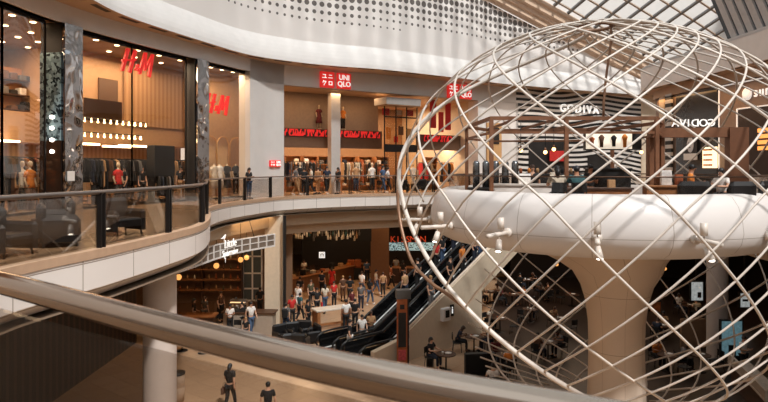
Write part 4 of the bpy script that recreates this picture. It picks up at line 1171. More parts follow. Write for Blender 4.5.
def pose_meshes(pose, dress):
    key = (pose, dress)
    if key in _pm: return _pm[key]
    J = joints(pose); N = lambda k, r: (*J[k], r)
    # body: one skin
    nodes = dict(pel=N('pel', (.125, .095)), wai=N('wai', (.115, .085)), che=N('che', (.135, .095)), nec=N('nec', .052), hd0=N('hd0', (.06, .068)), hd1=N('hd1', (.074, .088)), hd2=N('hd2', (.055, .066)))
    edges = [('pel', 'wai'), ('wai', 'che'), ('che', 'nec'), ('nec', 'hd0'), ('hd0', 'hd1'), ('hd1', 'hd2')]
    roots = ['pel']
    for n in 'lr':
        nodes['sh' + n] = N('sh' + n, .056); nodes['el' + n] = N('el' + n, .041); nodes['wr' + n] = N('wr' + n, .028); nodes['ha' + n] = N('ha' + n, (.034, .02))
        nodes['hi' + n] = N('hi' + n, .085); nodes['kn' + n] = N('kn' + n, .058); nodes['an' + n] = N('an' + n, .038); nodes['to' + n] = N('to' + n, (.042, .03))
        edges += [('che', 'sh' + n), ('sh' + n, 'el' + n), ('el' + n, 'wr' + n), ('wr' + n, 'ha' + n), ('pel', 'hi' + n), ('hi' + n, 'kn' + n), ('kn' + n, 'an' + n), ('an' + n, 'to' + n)]
        # fingers and thumb, rooted inside the palm
        w_, h_ = Vector(J['wr' + n]), Vector(J['ha' + n]); d = (h_ - w_).normalized(); sd = d.cross(Vector((0, 1, .3))).normalized()
        for i, (o_, l_) in enumerate(((-.026, .062), (-.009, .074), (.009, .070), (.025, .055))):
            b0 = h_ + sd * o_; b1 = b0 + d * (l_ * .6) + Vector((0, -.006, 0)); b2 = b0 + d * l_ + Vector((0, -.018, 0))
            ks = ['f%s%d%d' % (n, i, j) for j in range(3)]
            for kk, b in zip(ks, (b0, b1, b2)): nodes[kk] = (*b, .0085)
            edges += [(ks[0], ks[1]), (ks[1], ks[2])]; roots.append(ks[0])
        tb = [w_.lerp(h_, .5) + sd * (-.02), w_.lerp(h_, .9) + sd * (-.048) + Vector((0, -.012, 0)), h_ + sd * (-.05) + d * .025 + Vector((0, -.02, 0))]
        ks = ['t%s%d' % (n, j) for j in range(3)]
        for kk, b in zip(ks, tb): nodes[kk] = (*b, .010)
        edges += [(ks[0], ks[1]), (ks[1], ks[2])]; roots.append(ks[0])
    h1 = Vector(J['hd1'])
    nodes['no0'] = (*(h1 + Vector((0, -.06, -.005))), .016); nodes['no1'] = (*(h1 + Vector((0, -.098, -.02))), .011); edges.append(('no0', 'no1')); roots.append('no0')
    for s in (-1, 1):
        nodes['ea%d' % s] = (*(h1 + Vector((s * .066, .012, .01))), .016); nodes['eb%d' % s] = (*(h1 + Vector((s * .078, .016, -.012))), .012); edges.append(('ea%d' % s, 'eb%d' % s)); roots.append('ea%d' % s)
    body = skin_mesh('body', nodes, edges, roots, 1)
    # shirt
    nodes = dict(pel=(*lp(J['pel'], J['wai'], .15), (.150, .115)), wai=N('wai', (.138, .108)), che=N('che', (.158, .118)), nec=(*lp(J['che'], J['nec'], .8), .066))
    edges = [('pel', 'wai'), ('wai', 'che'), ('che', 'nec')]
    for n in 'lr':
        nodes['sh' + n] = N('sh' + n, .074); nodes['el' + n] = (*lp(J['sh' + n], J['el' + n], .72), .062)
        edges += [('che', 'sh' + n), ('sh' + n, 'el' + n)]
    shirt = skin_mesh('shirt', nodes, edges, 'pel', 1)
    # trousers or skirt
    nodes = dict(pel=N('pel', (.140, .108)))
    edges = []
    for n in 'lr':
        nodes['hi' + n] = N('hi' + n, .103); nodes['kn' + n] = N('kn' + n, .076)
        edges += [('pel', 'hi' + n), ('hi' + n, 'kn' + n)]
        if dress == 'long':
            nodes['an' + n] = (*lp(J['kn' + n], J['an' + n], .9), .056); edges.append(('kn' + n, 'an' + n))
        elif dress == 'short':
            nodes['kn' + n] = (*lp(J['hi' + n], J['kn' + n], .8), .088)
    if dress in ('long', 'short'):
        low = skin_mesh('trousers', nodes, edges, 'pel', 1)
    else:
        b = MB(); b.lathe([(.0, 1.06), (.13, 1.05), (.15, .95), (.21, .72), (.25, .52), (.235, .53), (.0, .7)], n=16); b.v = [(x * 1.0, y * .8, z) for x, y, z in b.v]
        o = b.build('skirt'); low = o.data; bpy.data.objects.remove(o); low.materials.append(None)
    # hair, eyes, mouth, shoes
    def grab(b, nm):
        o = b.build(nm); m = o.data; bpy.data.objects.remove(o); m.materials.append(None); return m
    hb = MB().ball(h1 + Vector((0, .022, .026)), (.082, .092, .092), 14, 10)
    hair = grab(hb, 'hair')
    hl = MB().ball(h1 + Vector((0, .022, .026)), (.083, .093, .093), 14, 10)
    hl.tube([h1 + Vector((0, .06, .03)), h1 + Vector((0, .085, -.08)), h1 + Vector((0, .09, -.20))], [.075, .07, .035], 10)
    longhair = grab(hl, 'hair')
    eb = MB()
    for s in (-1, 1): eb.ball(h1 + Vector((s * .028, -.074, .012)), .012, 8, 5)
    eb.tube([h1 + Vector((-.028, -.066, .012)), h1 + Vector((.028, -.066, .012))], .004, 5)
    eyes = grab(eb, 'eyes')
    mb_ = MB(); mb_.ball(h1 + Vector((0, -.076, -.046)), (.024, .012, .008), 8, 5)
    mouth = grab(mb_, 'mouth')
    sb = MB()
    for n in 'lr':
        a, t = Vector(J['an' + n]), Vector(J['to' + n]); hd = Vector((a.x, a.y + .03, max(a.z - .045, .035)))
        sb.tube([hd, hd.lerp(t, .5), t + (t - hd).normalized() * .05], [.05, .052, .036], 10)
    shoes = grab(sb, 'shoe_pair')
    _pm[key] = dict(body=body, shirt=shirt, low=low, hair=hair, longhair=longhair, eyes=eyes, mouth=mouth, shoes=shoes)
    return _pm[key]
def dressed(name, me, m, t):
    o = bpy.data.objects.new(name, me); COL.objects.link(o); o.parent = t
    o.material_slots[0].link = 'OBJECT'; o.material_slots[0].material = m
    return o
def person(loc, face, pose, top, low, label, skin=0, hair=0, longhair=False, dress='long', h=1.0, shoes='black', extra=None, group=None):
    """face: heading the figure looks along, degrees; 0 looks toward the viewer (-y)"""
    t = thing('person', label, 'person', loc, R(face), group)
    P = pose_meshes(pose, dress)
    dressed('body', P['body'], SKIN[skin], t)
    dressed('shirt', P['shirt'], GARM[top], t)
    dressed('skirt' if dress == 'skirt' else 'trousers', P['low'], GARM[low], t)
    dressed('shoe_pair', P['shoes'], GARM[shoes], t)
    dressed('hair', P['longhair' if longhair else 'hair'], HAIR[hair], t)
    dressed('eyes', P['eyes'], BLACK, t); dressed('mouth', P['mouth'], mat('lip_rose', (150, 78, 70), .5), t)
    if extra == 'backpack':
        MB().rbox((0, .19, 1.22), (.30, .16, .44), 0, .06).build('backpack', GARM['black'], t)
    if extra == 'bag':
        b = MB().rbox((.27, -.02, .72), (.10, .28, .24), 0, .03); b.tube([(.25, .08, .84), (.24, .05, 1.0), (.24, -.06, 1.0), (.25, -.11, .84)], .01, 6); b.build('handbag', GARM['brown'], t)
    if extra == 'redbag':
        MB().rbox((.27, -.04, .74), (.09, .24, .26), 0, .03).build('handbag', GARM['red'], t)
    if extra == 'cap':
        hh = Vector(joints(pose)['hd1']); MB().lathe([(0, .12), (.06, .105), (.09, .04), (.092, .03)], hh + Vector((0, .015, .0)), 14).box(hh + Vector((0, -.11, .035)), (.13, .1, .015)).build('cap', GARM['navy'], t)
    t.scale = (h, h, h)
    return t

# ------------------------------------------------------------------ furniture makers
def chair(loc, rz, label, m=None, group=None, h=.46):
    m = m or BLACK
    t = thing('dining_chair', label, 'chair', loc, rz, group)
    MB().rbox((0, 0, h - .02), (.42, .42, .05), 0, .02).build('seat', m, t)
    b = MB(); b.slab([Vector((-.2, .20, 0)), Vector((0, .235, 0)), Vector((.2, .20, 0))], [Vector((-.2, .225, 0)), Vector((0, .26, 0)), Vector((.2, .225, 0))], h + .14, h + .40); b.build('backrest', m, t)
    for sx in (-1, 1):
        for sy in (-1, 1):
            MB().tube([(sx * .17, sy * .17, h - .03), (sx * .20, sy * .20 + (.02 if sy > 0 else 0), 0)], .015, 6).build('leg', DARK_METAL, t)
        MB().tube([(sx * .19, .19, h - .03), (sx * .19, .225, h + .4)], .014, 6).build('back_post', DARK_METAL, t)
    return t
def table(loc, label, r=.4, h=.74, m=None, group=None, square=False):
    t = thing('dining_table', label, 'table', loc, 0, group)
    top = MB()
    if square: top.rbox((0, 0, h - .02), (2 * r, 2 * r, .04), 0, .01)
    else: top.lathe([(0, h - .04), (r, h - .04), (r, h), (0, h)], n=24, smooth=False)
    top.build('table_top', m or DARK_WOOD, t)
    MB().tube([(0, 0, .03), (0, 0, h - .04)], .035, 8).build('pedestal', DARK_METAL, t)
    MB().lathe([(0, .03), (.24, .03), (.26, 0)], n=18).build('base', DARK_METAL, t)
    return t
def armchair(loc, rz, label, m=None):
    m = m or mat('black_leather', (26, 24, 24), .4, noise=.1)
    t = thing('armchair', label, 'armchair', loc, rz)
    MB().rbox((0, -.05, .32), (.62, .66, .2), 0, .05).build('seat', m, t)
    b = MB(); b.rbox((0, .34, .55), (.82, .18, .66), 0, .08); b.build('backrest', m, t)
    for s in (-1, 1): MB().rbox((s * .38, .0, .36), (.14, .74, .5), 0, .06).build('armrest', m, t)
    for sx in (-1, 1):
        for sy in (-1, 1): MB().tube([(sx * .32, sy * .28, .14), (sx * .34, sy * .30, 0)], .02, 6).build('leg', DARK_METAL, t)
    return t
def pendant(loc, drop, label, r=.13, grp=None, m=None):
    t = thing('pendant_lamp', label, 'lamp', loc, 0, grp)
    MB().tube([(0, 0, 0), (0, 0, drop)], .01, 6).build('cord', BLACK, t)
    MB().ball((0, 0, -r), r, 12, 8).build('globe', m or mat('amber_bulb', (255, 196, 120), .4, emit=5, noise=0), t)
    MB().tube([(0, 0, -.02), (0, 0, .08)], .03, 8).build('socket', BROWN_STEEL, t)
    return t

# ------------------------------------------------------------------ on the podium
pg = thing('cafe_pergola', 'brown steel pergola frame with slatted flat roof over the podium counter', 'pergola', (0, 0, 0))
zt = 3.06
corn = [Vector(p) for p in ((2.95, 21.4, 0), (3.15, 17.6, 0), (8.0, 17.6, 0), (8.9, 19.2, 0), (8.6, 22.6, 0), (4.2, 23.4, 0))]
fr = MB()
loop = corn + [corn[0]]
for a, b in zip(loop, loop[1:]):
    d = b - a; fr.box(((a.x + b.x) / 2, (a.y + b.y) / 2, zt), (d.length + .06, .08, .11), math.atan2(d.y, d.x))
fr.build('roof_frame', BROWN_STEEL, pg)
fr = MB()
for a, b in zip(loop, loop[1:]):
    d = b - a; fr.box(((a.x + b.x) / 2, (a.y + b.y) / 2, zt - .42), (d.length + .06, .05, .07), math.atan2(d.y, d.x))
fr.build('lower_frame', BROWN_STEEL, pg)
for k in range(4):
    x = 4.0 + k * 1.25
    MB().box((x, 20.3, zt + .02), (.07, 5.2, .08)).build('roof_batten', BROWN_STEEL, pg)
for p in ((3.15, 17.6), (5.35, 17.6), (8.0, 17.6), (2.95, 21.4), (8.6, 22.6), (4.2, 23.4), (8.9, 19.2)):
    MB().box((p[0], p[1], zt / 2), (.11, .11, zt)).build('post', BROWN_STEEL, pg)
# menu box and screens under the roof
t = thing('menu_lightbox', 'long white lit menu box with pictured desserts under the pergola roof', 'menu board', (6.95, 18.3, 2.42), R(-6))
MB().box((0, 0, 0), (1.65, .22, .55)).build('case', NEAR_BLACK, t)
MB().box((-.12, -.12, 0), (1.35, .02, .48)).build('lit_face', mat('menu_face', (240, 226, 204), .5, emit=.55, noise=0), t)
for k, (x, h_) in enumerate(((-.62, .24), (-.34, .38), (.02, .34), (.34, .40))):
    MB().lathe([(0, -.5 * h_), (.05, -.5 * h_), (.06, 0), (.09, .3 * h_), (.03, .5 * h_), (0, .5 * h_)], (x, -.14, 0), 8).build('dessert_picture', GARM[('rust', 'brown', 'black', 'orange')[k]], t)
for k, (x, y, z, lab) in enumerate(((4.15, 18.2, 2.2, 'bare bulb pendant at the gallery end of the pergola'), (5.0, 18.6, 2.15, 'bare bulb pendant left of the menu box'), (5.35, 18.9, 2.25, 'middle bare bulb pendant before the red poster'), (5.6, 18.4, 2.05, 'bare bulb pendant hanging lowest by the menu box'), (8.35, 18.4, 1.95, 'bare bulb pendant by the far post of the pergola'), (8.75, 20.4, 2.2, 'bare bulb pendant behind the far post'))):
    pendant((x, y, z), zt - z, lab, .06, 'bulbs under the pergola')
# counters
def counter(name, label, c, size, rz, body, topm):
    t = thing(name, label, 'counter', c, rz)
    MB().box((0, 0, size[2] / 2), size).build('front_panel', body, t)
    MB().rbox((0, 0, size[2] + .025), (size[0] + .08, size[1] + .1, .05), 0, .01).build('counter_top', topm, t)
    return t
counter('service_counter', 'white service counter of the podium cafe under the pergola', (4.55, 18.0, 0), (2.5, .6, 1.08), R(-4), WHITE, mat('stone_top', (196, 188, 180), .3))
counter('service_counter', 'brown timber counter before the two seated customers', (5.9, 16.9, 0), (2.0, .5, 1.0), R(4), WOOD, DARK_WOOD)
counter('service_counter', 'brown timber counter with a picture card on the far side', (8.25, 17.4, 0), (1.3, .6, 1.05), R(-12), WOOD, WOOD)
counter('back_bar', 'tall black back bar of the podium cafe', (7.3, 19.6, 0), (1.3, .6, 1.55), R(-6), BLACK, BLACK)
counter('back_bar', 'black bar beside the back of the pergola', (5.6, 20.9, 0), (2.2, .6, 1.35), R(5), NEAR_BLACK, NEAR_BLACK)
for k in range(5):
    o = MB().lathe([(0, 0), (.11, 0), (.11, .78), (.06, .85), (0, .85)], n=14).build('steel_canister', mat('steel_can', (120, 122, 124), .25, .9)); o.location = (2.95 + .30 * k, 19.2 - .05 * k, 1.13 if False else .98)
    tag(o, 'tall steel canister on the dark bar, ' + ('first from the gallery end', 'second from the gallery end', 'middle of five', 'fourth along', 'last before the white counter')[k], 'canister')
counter('back_bar', 'dark bar that carries five steel canisters', (3.55, 19.1, 0), (1.7, .5, .93), R(-9), NEAR_BLACK, NEAR_BLACK)
for k, (x, y, z, w2, h2, c, lab) in enumerate(((4.2, 17.95, 1.13, .35, .3, 'white', 'white boxed item on the white cafe counter'), (5.1, 17.9, 1.13, .28, .34, 'cream', 'cream carton on the white cafe counter'), (8.15, 17.35, 1.11, .30, .42, 'white', 'white picture card on the far timber counter'), (8.5, 17.3, 1.11, .2, .3, 'rust', 'rust coloured tin on the far timber counter'), (6.4, 16.9, 1.05, .2, .22, 'tan', 'tan tin on the timber counter by the customers'), (7.9, 19.5, 0, .0, 0, '', ''))):
    if not lab: continue
    o = MB().rbox((0, 0, h2 / 2), (w2, .12, h2), 0, .01).build('counter_item', GARM[c]); o.location = (x, y, z); tag(o, lab, 'box')
for k in range(7):
    o = MB().lathe([(0, 0), (.05, 0), (.06, .12), (.055, .16), (.03, .2), (0, .2)], n=10).build('display_jar', GARM[('rust', 'orange', 'tan', 'brown', 'cream', 'black', 'tan')[k]]); o.location = (4.75 + .3 * k, 20.85 + .03 * k, 1.40); tag(o, 'small jar on the black bar at the back of the pergola', 'jar', 'jars on the black bar')
# brown kiosk wing with the reversed sign seen from behind
kw = thing('kiosk_wing', 'brown panelled kiosk wing with a heavy beam beside the pergola', 'kiosk', (0, 0, 0))
MB().box((9.9, 19.0, 2.72), (2.9, .34, .30), R(-8)).build('beam', BROWN_STEEL, kw)
MB().box((8.72, 19.35, 1.3), (.42, .3, 2.6)).build('wide_post', BROWN_STEEL, kw)
MB().box((11.05, 18.8, 1.43), (.55, .4, 2.86), R(-8)).build('end_panel', mat('kiosk_brown', (110, 70, 46), .5, .1), kw)
ts = thing('store_sign', 'white letters GODIVA on the kiosk beam, read backwards from this side', 'sign', (9.78, 19.05, 3.02), R(180 - 8))
for ch, x in zip('GODIVA', (-.80, -.47, -.13, .15, .38, .70)): text('letter', ch, LETTER, .24, .02, ts, 0, 'CENTER', (x * .72, 0, 0))
counter('service_counter', 'dark counter below the kiosk beam', (9.9, 18.4, 0), (1.8, .55, .95), R(-8), DARK_WOOD, NEAR_BLACK)
# seats and people on the podium
person((4.62, 16.0, .36), 178, 'sit', 'cream', 'black', 'person with dark hair in a cream top seen from behind on the podium', 0, 0, True)
person((5.12, 15.95, .36), 182, 'sit', 'teal', 'navy', 'person in a blue patterned shirt and cap seen from behind on the podium', 1, 0, extra='cap')
person((8.65, 16.9, 0), 60, 'hold', 'orange', 'black', 'person in a mustard top standing at a small table on the podium', 1, 0)
person((9.5, 16.9, .30), -60, 'sit', 'white', 'black', 'person in a white top facing the mustard top on the podium', 0, 0, True)
person((6.5, 18.9, 0), 10, 'hold', 'black', 'black', 'cafe worker in black under the white menu box', 1, 0)
person((4.7, 19.0, 0), 0, 'stand', 'black', 'black', 'cafe worker in black behind the white counter', 0, 1)
for x, y, rz, h_, lab in ((4.62, 16.0, 178, .82, 'high dining chair under the person in a cream top'), (5.12, 15.95, 182, .82, 'high dining chair under the person in a cap'), (9.5, 16.9, -60, .76, 'high dining chair under the person in white on the podium')):
    chair((x, y, 0), R(rz), lab, h=h_)
armchair((8.35, 16.1, 0), R(150), 'black tub armchair at the podium rim beside the mustard top').scale = (1, 1, 1.42)
armchair((9.3, 16.0, 0), R(190), 'black tub armchair at the podium rim, nearer the white top').scale = (1, 1, 1.42)
armchair((10.2, 16.5, 0), R(210), 'black tub armchair last along the podium rim').scale = (1, 1, 1.42)
table((9.15, 16.85, 0), 'small round dark table between two seated people on the podium', .22)
# armchairs on the galleries
for u, d, rz, lab in ((402, 1.1, 170, 'black armchair behind the far railing, nearer the pier'), (419, 1.2, 200, 'black armchair behind the far railing inside the dome outline')):
    p, a = at_u(offset(EDGE[30:], d), u); armchair((p.x, p.y, 0), R(rz), lab)
for x, y, rz, lab in ((-6.9, 10.9, 80, 'big dark armchair behind the near glass balustrade'), (-6.7, 12.4, 120, 'second dark armchair behind the near glass balustrade'), (-6.3, 14.4, 60, 'dark armchair near the rounded end of the balcony'), (-7.7, 14.0, -60, 'dark armchair set back from the balcony edge')):
    armchair((x, y, 0), R(rz), lab)
o = table((-7.3, 13.2, 0), 'low dark round table among the balcony armchairs', .4, .5)
t = thing('litter_bin', 'dark square litter bin behind the near balustrade', 'bin', (-6.75, 9.3, 0))
MB().rbox((0, 0, .48), (.6, .6, .92), 0, .03).build('bin_body', NEAR_BLACK, t); MB().rbox((0, 0, .98), (.62, .62, .08), 0, .02).build('bin_lid', DARK_METAL, t)
MB().box((.31, 0, .75), (.012, .3, .12)).build('slot_plate', GREY_METAL, t)
# ------------------------------------------------------------------ lower level: columns and walls
def g(u, v): return on_floor(u, v, GZ)
q = NT('slat_wall', .5)
cpos = Vector((-5.9, 15.8, GZ))
struct('wall_round_column', MB().lathe([(.42, 0), (.42, 6.05)], cpos, 32), mat('column_grey', (196, 182, 172), .6, noise=.03), 'round pale column under the bulging balcony', 'column')
struct('wall_round_column', MB().lathe([(.44, 0), (.44, 6.05)], (15.0, 27.0, GZ), 28), mat('column_grey'), 'round grey column behind the dome', 'column')
sl_ = [Vector((-12.2, 17, 0)), Vector((-12.2, 29.6, 0))]
struct('wall_slats', MB().strip(sl_, GZ, -.95), SLAT_DARK, 'dark timber slat wall under the balcony', 'wall')
struct('wall_lower_dark', MB().box((-12.4, 9, -4), (.2, 16, 6)), mat('dark_paint', (40, 32, 28), .7), 'dark wall under the balcony', 'wall')
# pilaster, window and counter of the small cafe
struct('wall_cafe_pier', MB().box((-5.95, 32.6, -4), (.95, .6, 6.1)), CREAM, 'beige pier between the cafe and the dark food shop', 'wall')
struct('trim_cafe_post', MB().box((-5.30, 32.0, -4), (.14, .2, 6.1)), BLACK, 'black post at the corner of the food shop', 'trim')
struct('wall_cafe_back', MB().box((-11.2, 35.6, -4), (11.5, .3, 6.1)), mat('cafe_brown', (122, 94, 72), .65), 'brown back wall of the small cafe', 'wall')
wd = empty('window_cafe', (-7.75, 35.35, 0)); wd['kind'] = 'structure'; wd['label'] = 'white framed cafe window'; wd['category'] = 'window'
f_ = MB()
for x in (-.55, 0, .55): f_.box((x, 0, -4.4), (.08, .1, 3.7))
for z in (-2.6, -3.6, -4.6, -5.5, -6.2): f_.box((0, 0, z), (1.18, .1, .08))
f_.build('window_frame', WHITE, wd); MB().box((0, .04, -4.4), (1.1, .02, 3.6)).build('glass_pane', mat('dusk_glass', (96, 104, 108), .15, .2), wd)
cs = thing('cafe_counter', 'long pale counter with dark worktop in the small cafe', 'counter', (-7.0, 31.3, GZ), R(-4))
MB().box((0, 0, .55), (2.6, .7, 1.1)).build('front_panel', mat('stone_front', (168, 152, 136), .5), cs); MB().rbox((0, 0, 1.13), (2.8, .85, .07), 0, .01).build('counter_top', DARK_WOOD, cs)
cs = thing('cafe_counter', 'dark display counter of the small cafe beyond the column', 'counter', (-10.2, 30.4, GZ), R(2))
MB().box((0, 0, .55), (3.2, .8, 1.1)).build('front_panel', DARK_WOOD, cs); MB().rbox((0, 0, 1.13), (3.4, .95, .07), 0, .01).build('counter_top', WOOD, cs); MB().box((0, .1, 1.45), (3.0, .5, .5)).build('glass_case', RAIL_GLASS, cs)
ma = thing('coffee_machine', 'steel coffee machine on the pale cafe counter', 'coffee machine', (-7.6, 31.35, GZ + 1.17), R(-4))
MB().rbox((0, 0, .28), (.9, .5, .4), 0, .05).build('housing', CHROME, ma); MB().box((0, -.1, .05), (.9, .6, .1)).build('drip_tray', NEAR_BLACK, ma); MB().box((0, 0, .52), (.8, .4, .08)).build('cup_rack', GREY_METAL, ma)
MB().tube([(-.25, -.28, .2), (-.25, -.42, .18)], .02, 6).tube([(.25, -.28, .2), (.25, -.42, .18)], .02, 6).build('portafilter', NEAR_BLACK, ma)
for k in range(3):
    o = table((-10.6 + k * 1.1, 28.6 - k * .35, GZ), 'small dark cafe table, ' + ('nearest the slat wall', 'middle of the cafe row', 'end of the cafe row by the light counter')[k], .34)
cb = thing('cafe_shelving', 'dark timber shelving with bottles at the back of the small cafe', 'shelf', (-10.6, 35.0, GZ))
for z in (1.5, 2.1, 2.7, 3.3): MB().box((0, 0, z), (4.6, .4, .06)).build('shelf_board', WOOD, cb)
for x in (-2.3, 0, 2.3): MB().box((x, .05, 1.8), (.08, .4, 3.6)).build('upright', DARK_WOOD, cb)
for z, row in ((1.53, 'lowest'), (2.13, 'second'), (2.73, 'third'), (3.33, 'top')):
    for k in range(11):
        h_ = rnd.uniform(.22, .36)
        o = MB().lathe([(0, 0), (.05, 0), (.05, h_ * .6), (.02, h_ * .78), (.02, h_), (0, h_)], n=8).build('bottle', GARM[rnd.choice(('olive', 'rust', 'cream', 'brown', 'tan'))]); o.location = (-12.7 + k * .42, 34.9, GZ + z); tag(o, 'bottle on the ' + row + ' board of the cafe shelving', 'bottle', 'bottles on the ' + row + ' cafe board')
GLOBE = mat('amber_globe', (255, 176, 96), .4, emit=.9, noise=0)
for x, y, z, lab in ((-7.6, 27.2, -2.7, 'amber globe lamp hanging near the white letters'), (-7.0, 29.3, -2.75, 'amber globe lamp hanging before the cafe window'), (-7.1, 31.0, -2.9, 'amber globe lamp hanging beside the beige pier'), (-10.4, 29.5, -2.8, 'amber globe lamp over the dark display counter'), (-8.9, 26.0, -3.0, 'amber globe lamp nearest the round column')):
    pendant((x, y, z), -.97 - z, lab, .13, 'globe lamps of the small cafe', GLOBE)
# white grid screen and letters
gp = [Vector(p) for p in ((-8.1, 21.7, 0), (-7.75, 23.2, 0), (-7.5, 24.9, 0), (-7.25, 26.6, 0), (-6.7, 28.4, 0), (-5.55, 30.6, 0))]
gp = catmull(gp, 6)
gs_ = thing('grid_screen', 'hanging white square grid screen along the cafe front', 'screen', (0, 0, 0))
m1 = MB(); m1.slab(gp, offset(gp, .05), -2.40, -2.33); m1.slab(gp, offset(gp, .05), -1.80, -1.74); m1.slab(gp, offset(gp, .05), -2.08, -2.04)
acc = 0; nx = 0
for a, b in zip(gp, gp[1:]):
    l = (b - a).length
    while nx < acc + l:
        p = a.lerp(b, (nx - acc) / l); m1.box((p.x, p.y, -2.07), (.05, .05, .66), math.atan2((b - a).y, (b - a).x)); nx += .62
    acc += l
m1.build('grid_bars', WHITE, gs_)
pm_ = MB().slab(offset(gp, .03), offset(gp, .04), -2.36, -1.77); pm_.build('infill_pane', mat('screen_infill', (128, 112, 98), .4), gs_)
hg = MB()
for k in (2, 14, 26): hg.tube([(gp[k].x, gp[k].y, -1.76), (gp[k].x - .25, gp[k].y + .1, -.95)], .015, 6)
hg.build('hanger', DARK_METAL, gs_)
p, a = at_u(offset(gp, -.14), 230)
ts = thing('store_sign', 'white lettering Little Sparrow with a small bird on the grid screen', 'sign', (p.x, p.y, -2.06), a)
text('letter', 'Little', LETTER, .38, .02, ts, .15, 'CENTER', (.03, 0, .24), 0, -.008); text('letter', 'Sparrow', LETTER, .29, .02, ts, .15, 'CENTER', (0, 0, -.16), 0, -.006)
bd = MB(); bd.ball((-.50, 0, .58), (.12, .02, .07), 10, 6).ball((-.42, 0, .66), (.05, .02, .045), 8, 5); bd.prism([(-.38, .66), (-.33, .655), (-.38, .64)], .03, Matrix.Identity(4)); bd.prism([(-.6, .6), (-.78, .54), (-.62, .53)], .03, Matrix.Identity(4)); bd.tube([(-.5, 0, .52), (-.5, 0, .40)], .012, 5)
bd.build('bird_emblem', LETTER, ts)
MB().tube([(-.40, 0, -.34), (-.40, 0, -.56)], .012, 5).build('letter_tail', LETTER, ts)

# dark food shop at the back
struct('wall_food_back', MB().box((1.5, 49.4, -4), (16.5, .3, 6.1)), mat('food_dark', (34, 27, 24), .6), 'near black back wall of the food shop', 'wall')
struct('wall_food_pier', MB().box((-.30, 44.6, -4), (1.35, .8, 6.1)), mat('food_brown', (112, 78, 54), .6), 'brown pier between the food shop and the noodle stall', 'wall')
struct('trim_food_fascia', MB().box((-3.4, 43.0, -3.15), (5.0, .14, 1.0)), BLACK, 'black fascia of the food shop', 'trim')
mb_t = thing('menu_board', 'wide black menu wall with small emblems in the food shop', 'menu board', (-3.6, 48.9, -3.2))
MB().box((0, 0, 0), (6.4, .1, 1.8)).build('board', NEAR_BLACK, mb_t)
lf = MB()
for k in range(5):
    a = math.pi * (k + .5) / 5; lf.tube([(0, -.08, -.25), (.32 * math.cos(a), -.08, -.25 + .34 * math.sin(a))], [.07, .02], 6)
lf.build('leaf_emblem', mat('emblem_blue', (110, 150, 170), .5, emit=.4, noise=0), mb_t).location = (-1.6, 0, .55)
st_ = MB(); pts = [(.22 * (1 if k % 2 == 0 else .45) * math.sin(k * math.pi / 5), .22 * (1 if k % 2 == 0 else .45) * math.cos(k * math.pi / 5)) for k in range(10)]
st_.prism(pts, .04, Matrix.Identity(4)); o = st_.build('star_emblem', mat('emblem_gold', (214, 150, 70), .5, emit=.3, noise=0), mb_t); o.location = (1.9, -.08, .6)
o = thing('light_box', 'tiny white glowing box sign in the dark food shop', 'sign', at(322, 255, 47.0)); MB().box((0, 0, 0), (.46, .12, .46)).build('lit_face', mat('box_white', (240, 240, 236), .5, emit=.7, noise=0), o); MB().box((-.08, -.07, 0), (.06, .02, .24)).box((.10, -.07, 0), (.06, .02, .24)).box((.01, -.07, .10), (.18, .02, .05)).build('symbol', BLACK, o)
bprt = None
for k in range(34):
    u = 286 + 74 * (k + .5) / 34 + rnd.uniform(-.6, .6); Y = 41.6 + rnd.uniform(-.5, .5); z = zat(228 + rnd.uniform(5, 13), Y); h_ = rnd.uniform(.28, .55)
    c = rnd.choice(('white', 'cream', 'grey', 'white', 'teal', 'tan'))
    m_ = MB().lathe([(0, 0), (.06, 0), (.07, h_ * .5), (.03, h_ * .75), (.025, h_), (0, h_)], n=8).tube([(0, 0, h_), (0, 0, -.97 - z)], .006, 4)
    o = m_.build('hanging_bottle', GARM[c]); o.location = ((u - CU) / F * Y, Y, z); tag(o, c + ' bottle hanging from the ceiling before the dark food shop', 'bottle', c + ' bottles hung before the food shop')
A_, B_ = g(281, 298), g(366, 277)
d_ = (B_ - A_); ang = math.atan2(d_.y, d_.x); nn = Vector((-d_.y, d_.x, 0)).normalized()
fc = thing('food_counter', 'long brown timber counter of the dark food shop', 'counter', (A_ + B_) / 2 + nn * .45, ang)
MB().box((0, 0, .52), (d_.length, .8, 1.04)).build('front_panel', mat('counter_brown', (104, 68, 44), .5, noise=.15), fc); MB().rbox((0, 0, 1.07), (d_.length + .1, .95, .06), 0, .01).build('counter_top', WOOD, fc)
MB().box((-1.6, .05, 1.35), (2.2, .5, .5)).build('glass_case', RAIL_GLASS, fc)
ci = 0
for k in range(9):
    t_ = (k + .5) / 9; p = A_.lerp(B_, t_) + nn * .45; c = ('cream', 'tan', 'black', 'white', 'rust', 'black', 'tan', 'orange', 'brown')[k]; h_ = (.22, .18, .4, .2, .16, .45, .3, .2, .34)[k]
    o = MB().rbox((0, 0, h_ / 2), (.34, .3, h_), 0, .03).build('counter_item', GARM[c]); o.location = (p.x, p.y, GZ + 1.10); o.rotation_euler = (0, 0, ang)
    tag(o, c + ' item on the food counter, ' + ('first from the pier', 'second from the pier', 'third from the pier', 'fourth from the pier', 'in the middle', 'fourth from the far end', 'third from the far end', 'second from the far end', 'at the far end')[k], 'container')
for k, (u, v) in enumerate(((351, 271), (358, 270), (351, 263), (358, 263))):
    p = at(u, v, 46.5); o = MB().rbox((0, 0, 0), (.5, .5, .48), 0, .02).build('crate', GARM['rust']); o.location = p; tag(o, 'rust coloured crate by the food shop, ' + ('lower by the counter', 'lower by the pier', 'upper by the counter', 'upper by the pier')[k], 'crate')
struct('trim_crate_plinth', MB().box((-2.25, 46.5, -6.9 + .35), (1.4, .7, .9)), BLACK, 'black plinth under the crates', 'trim')
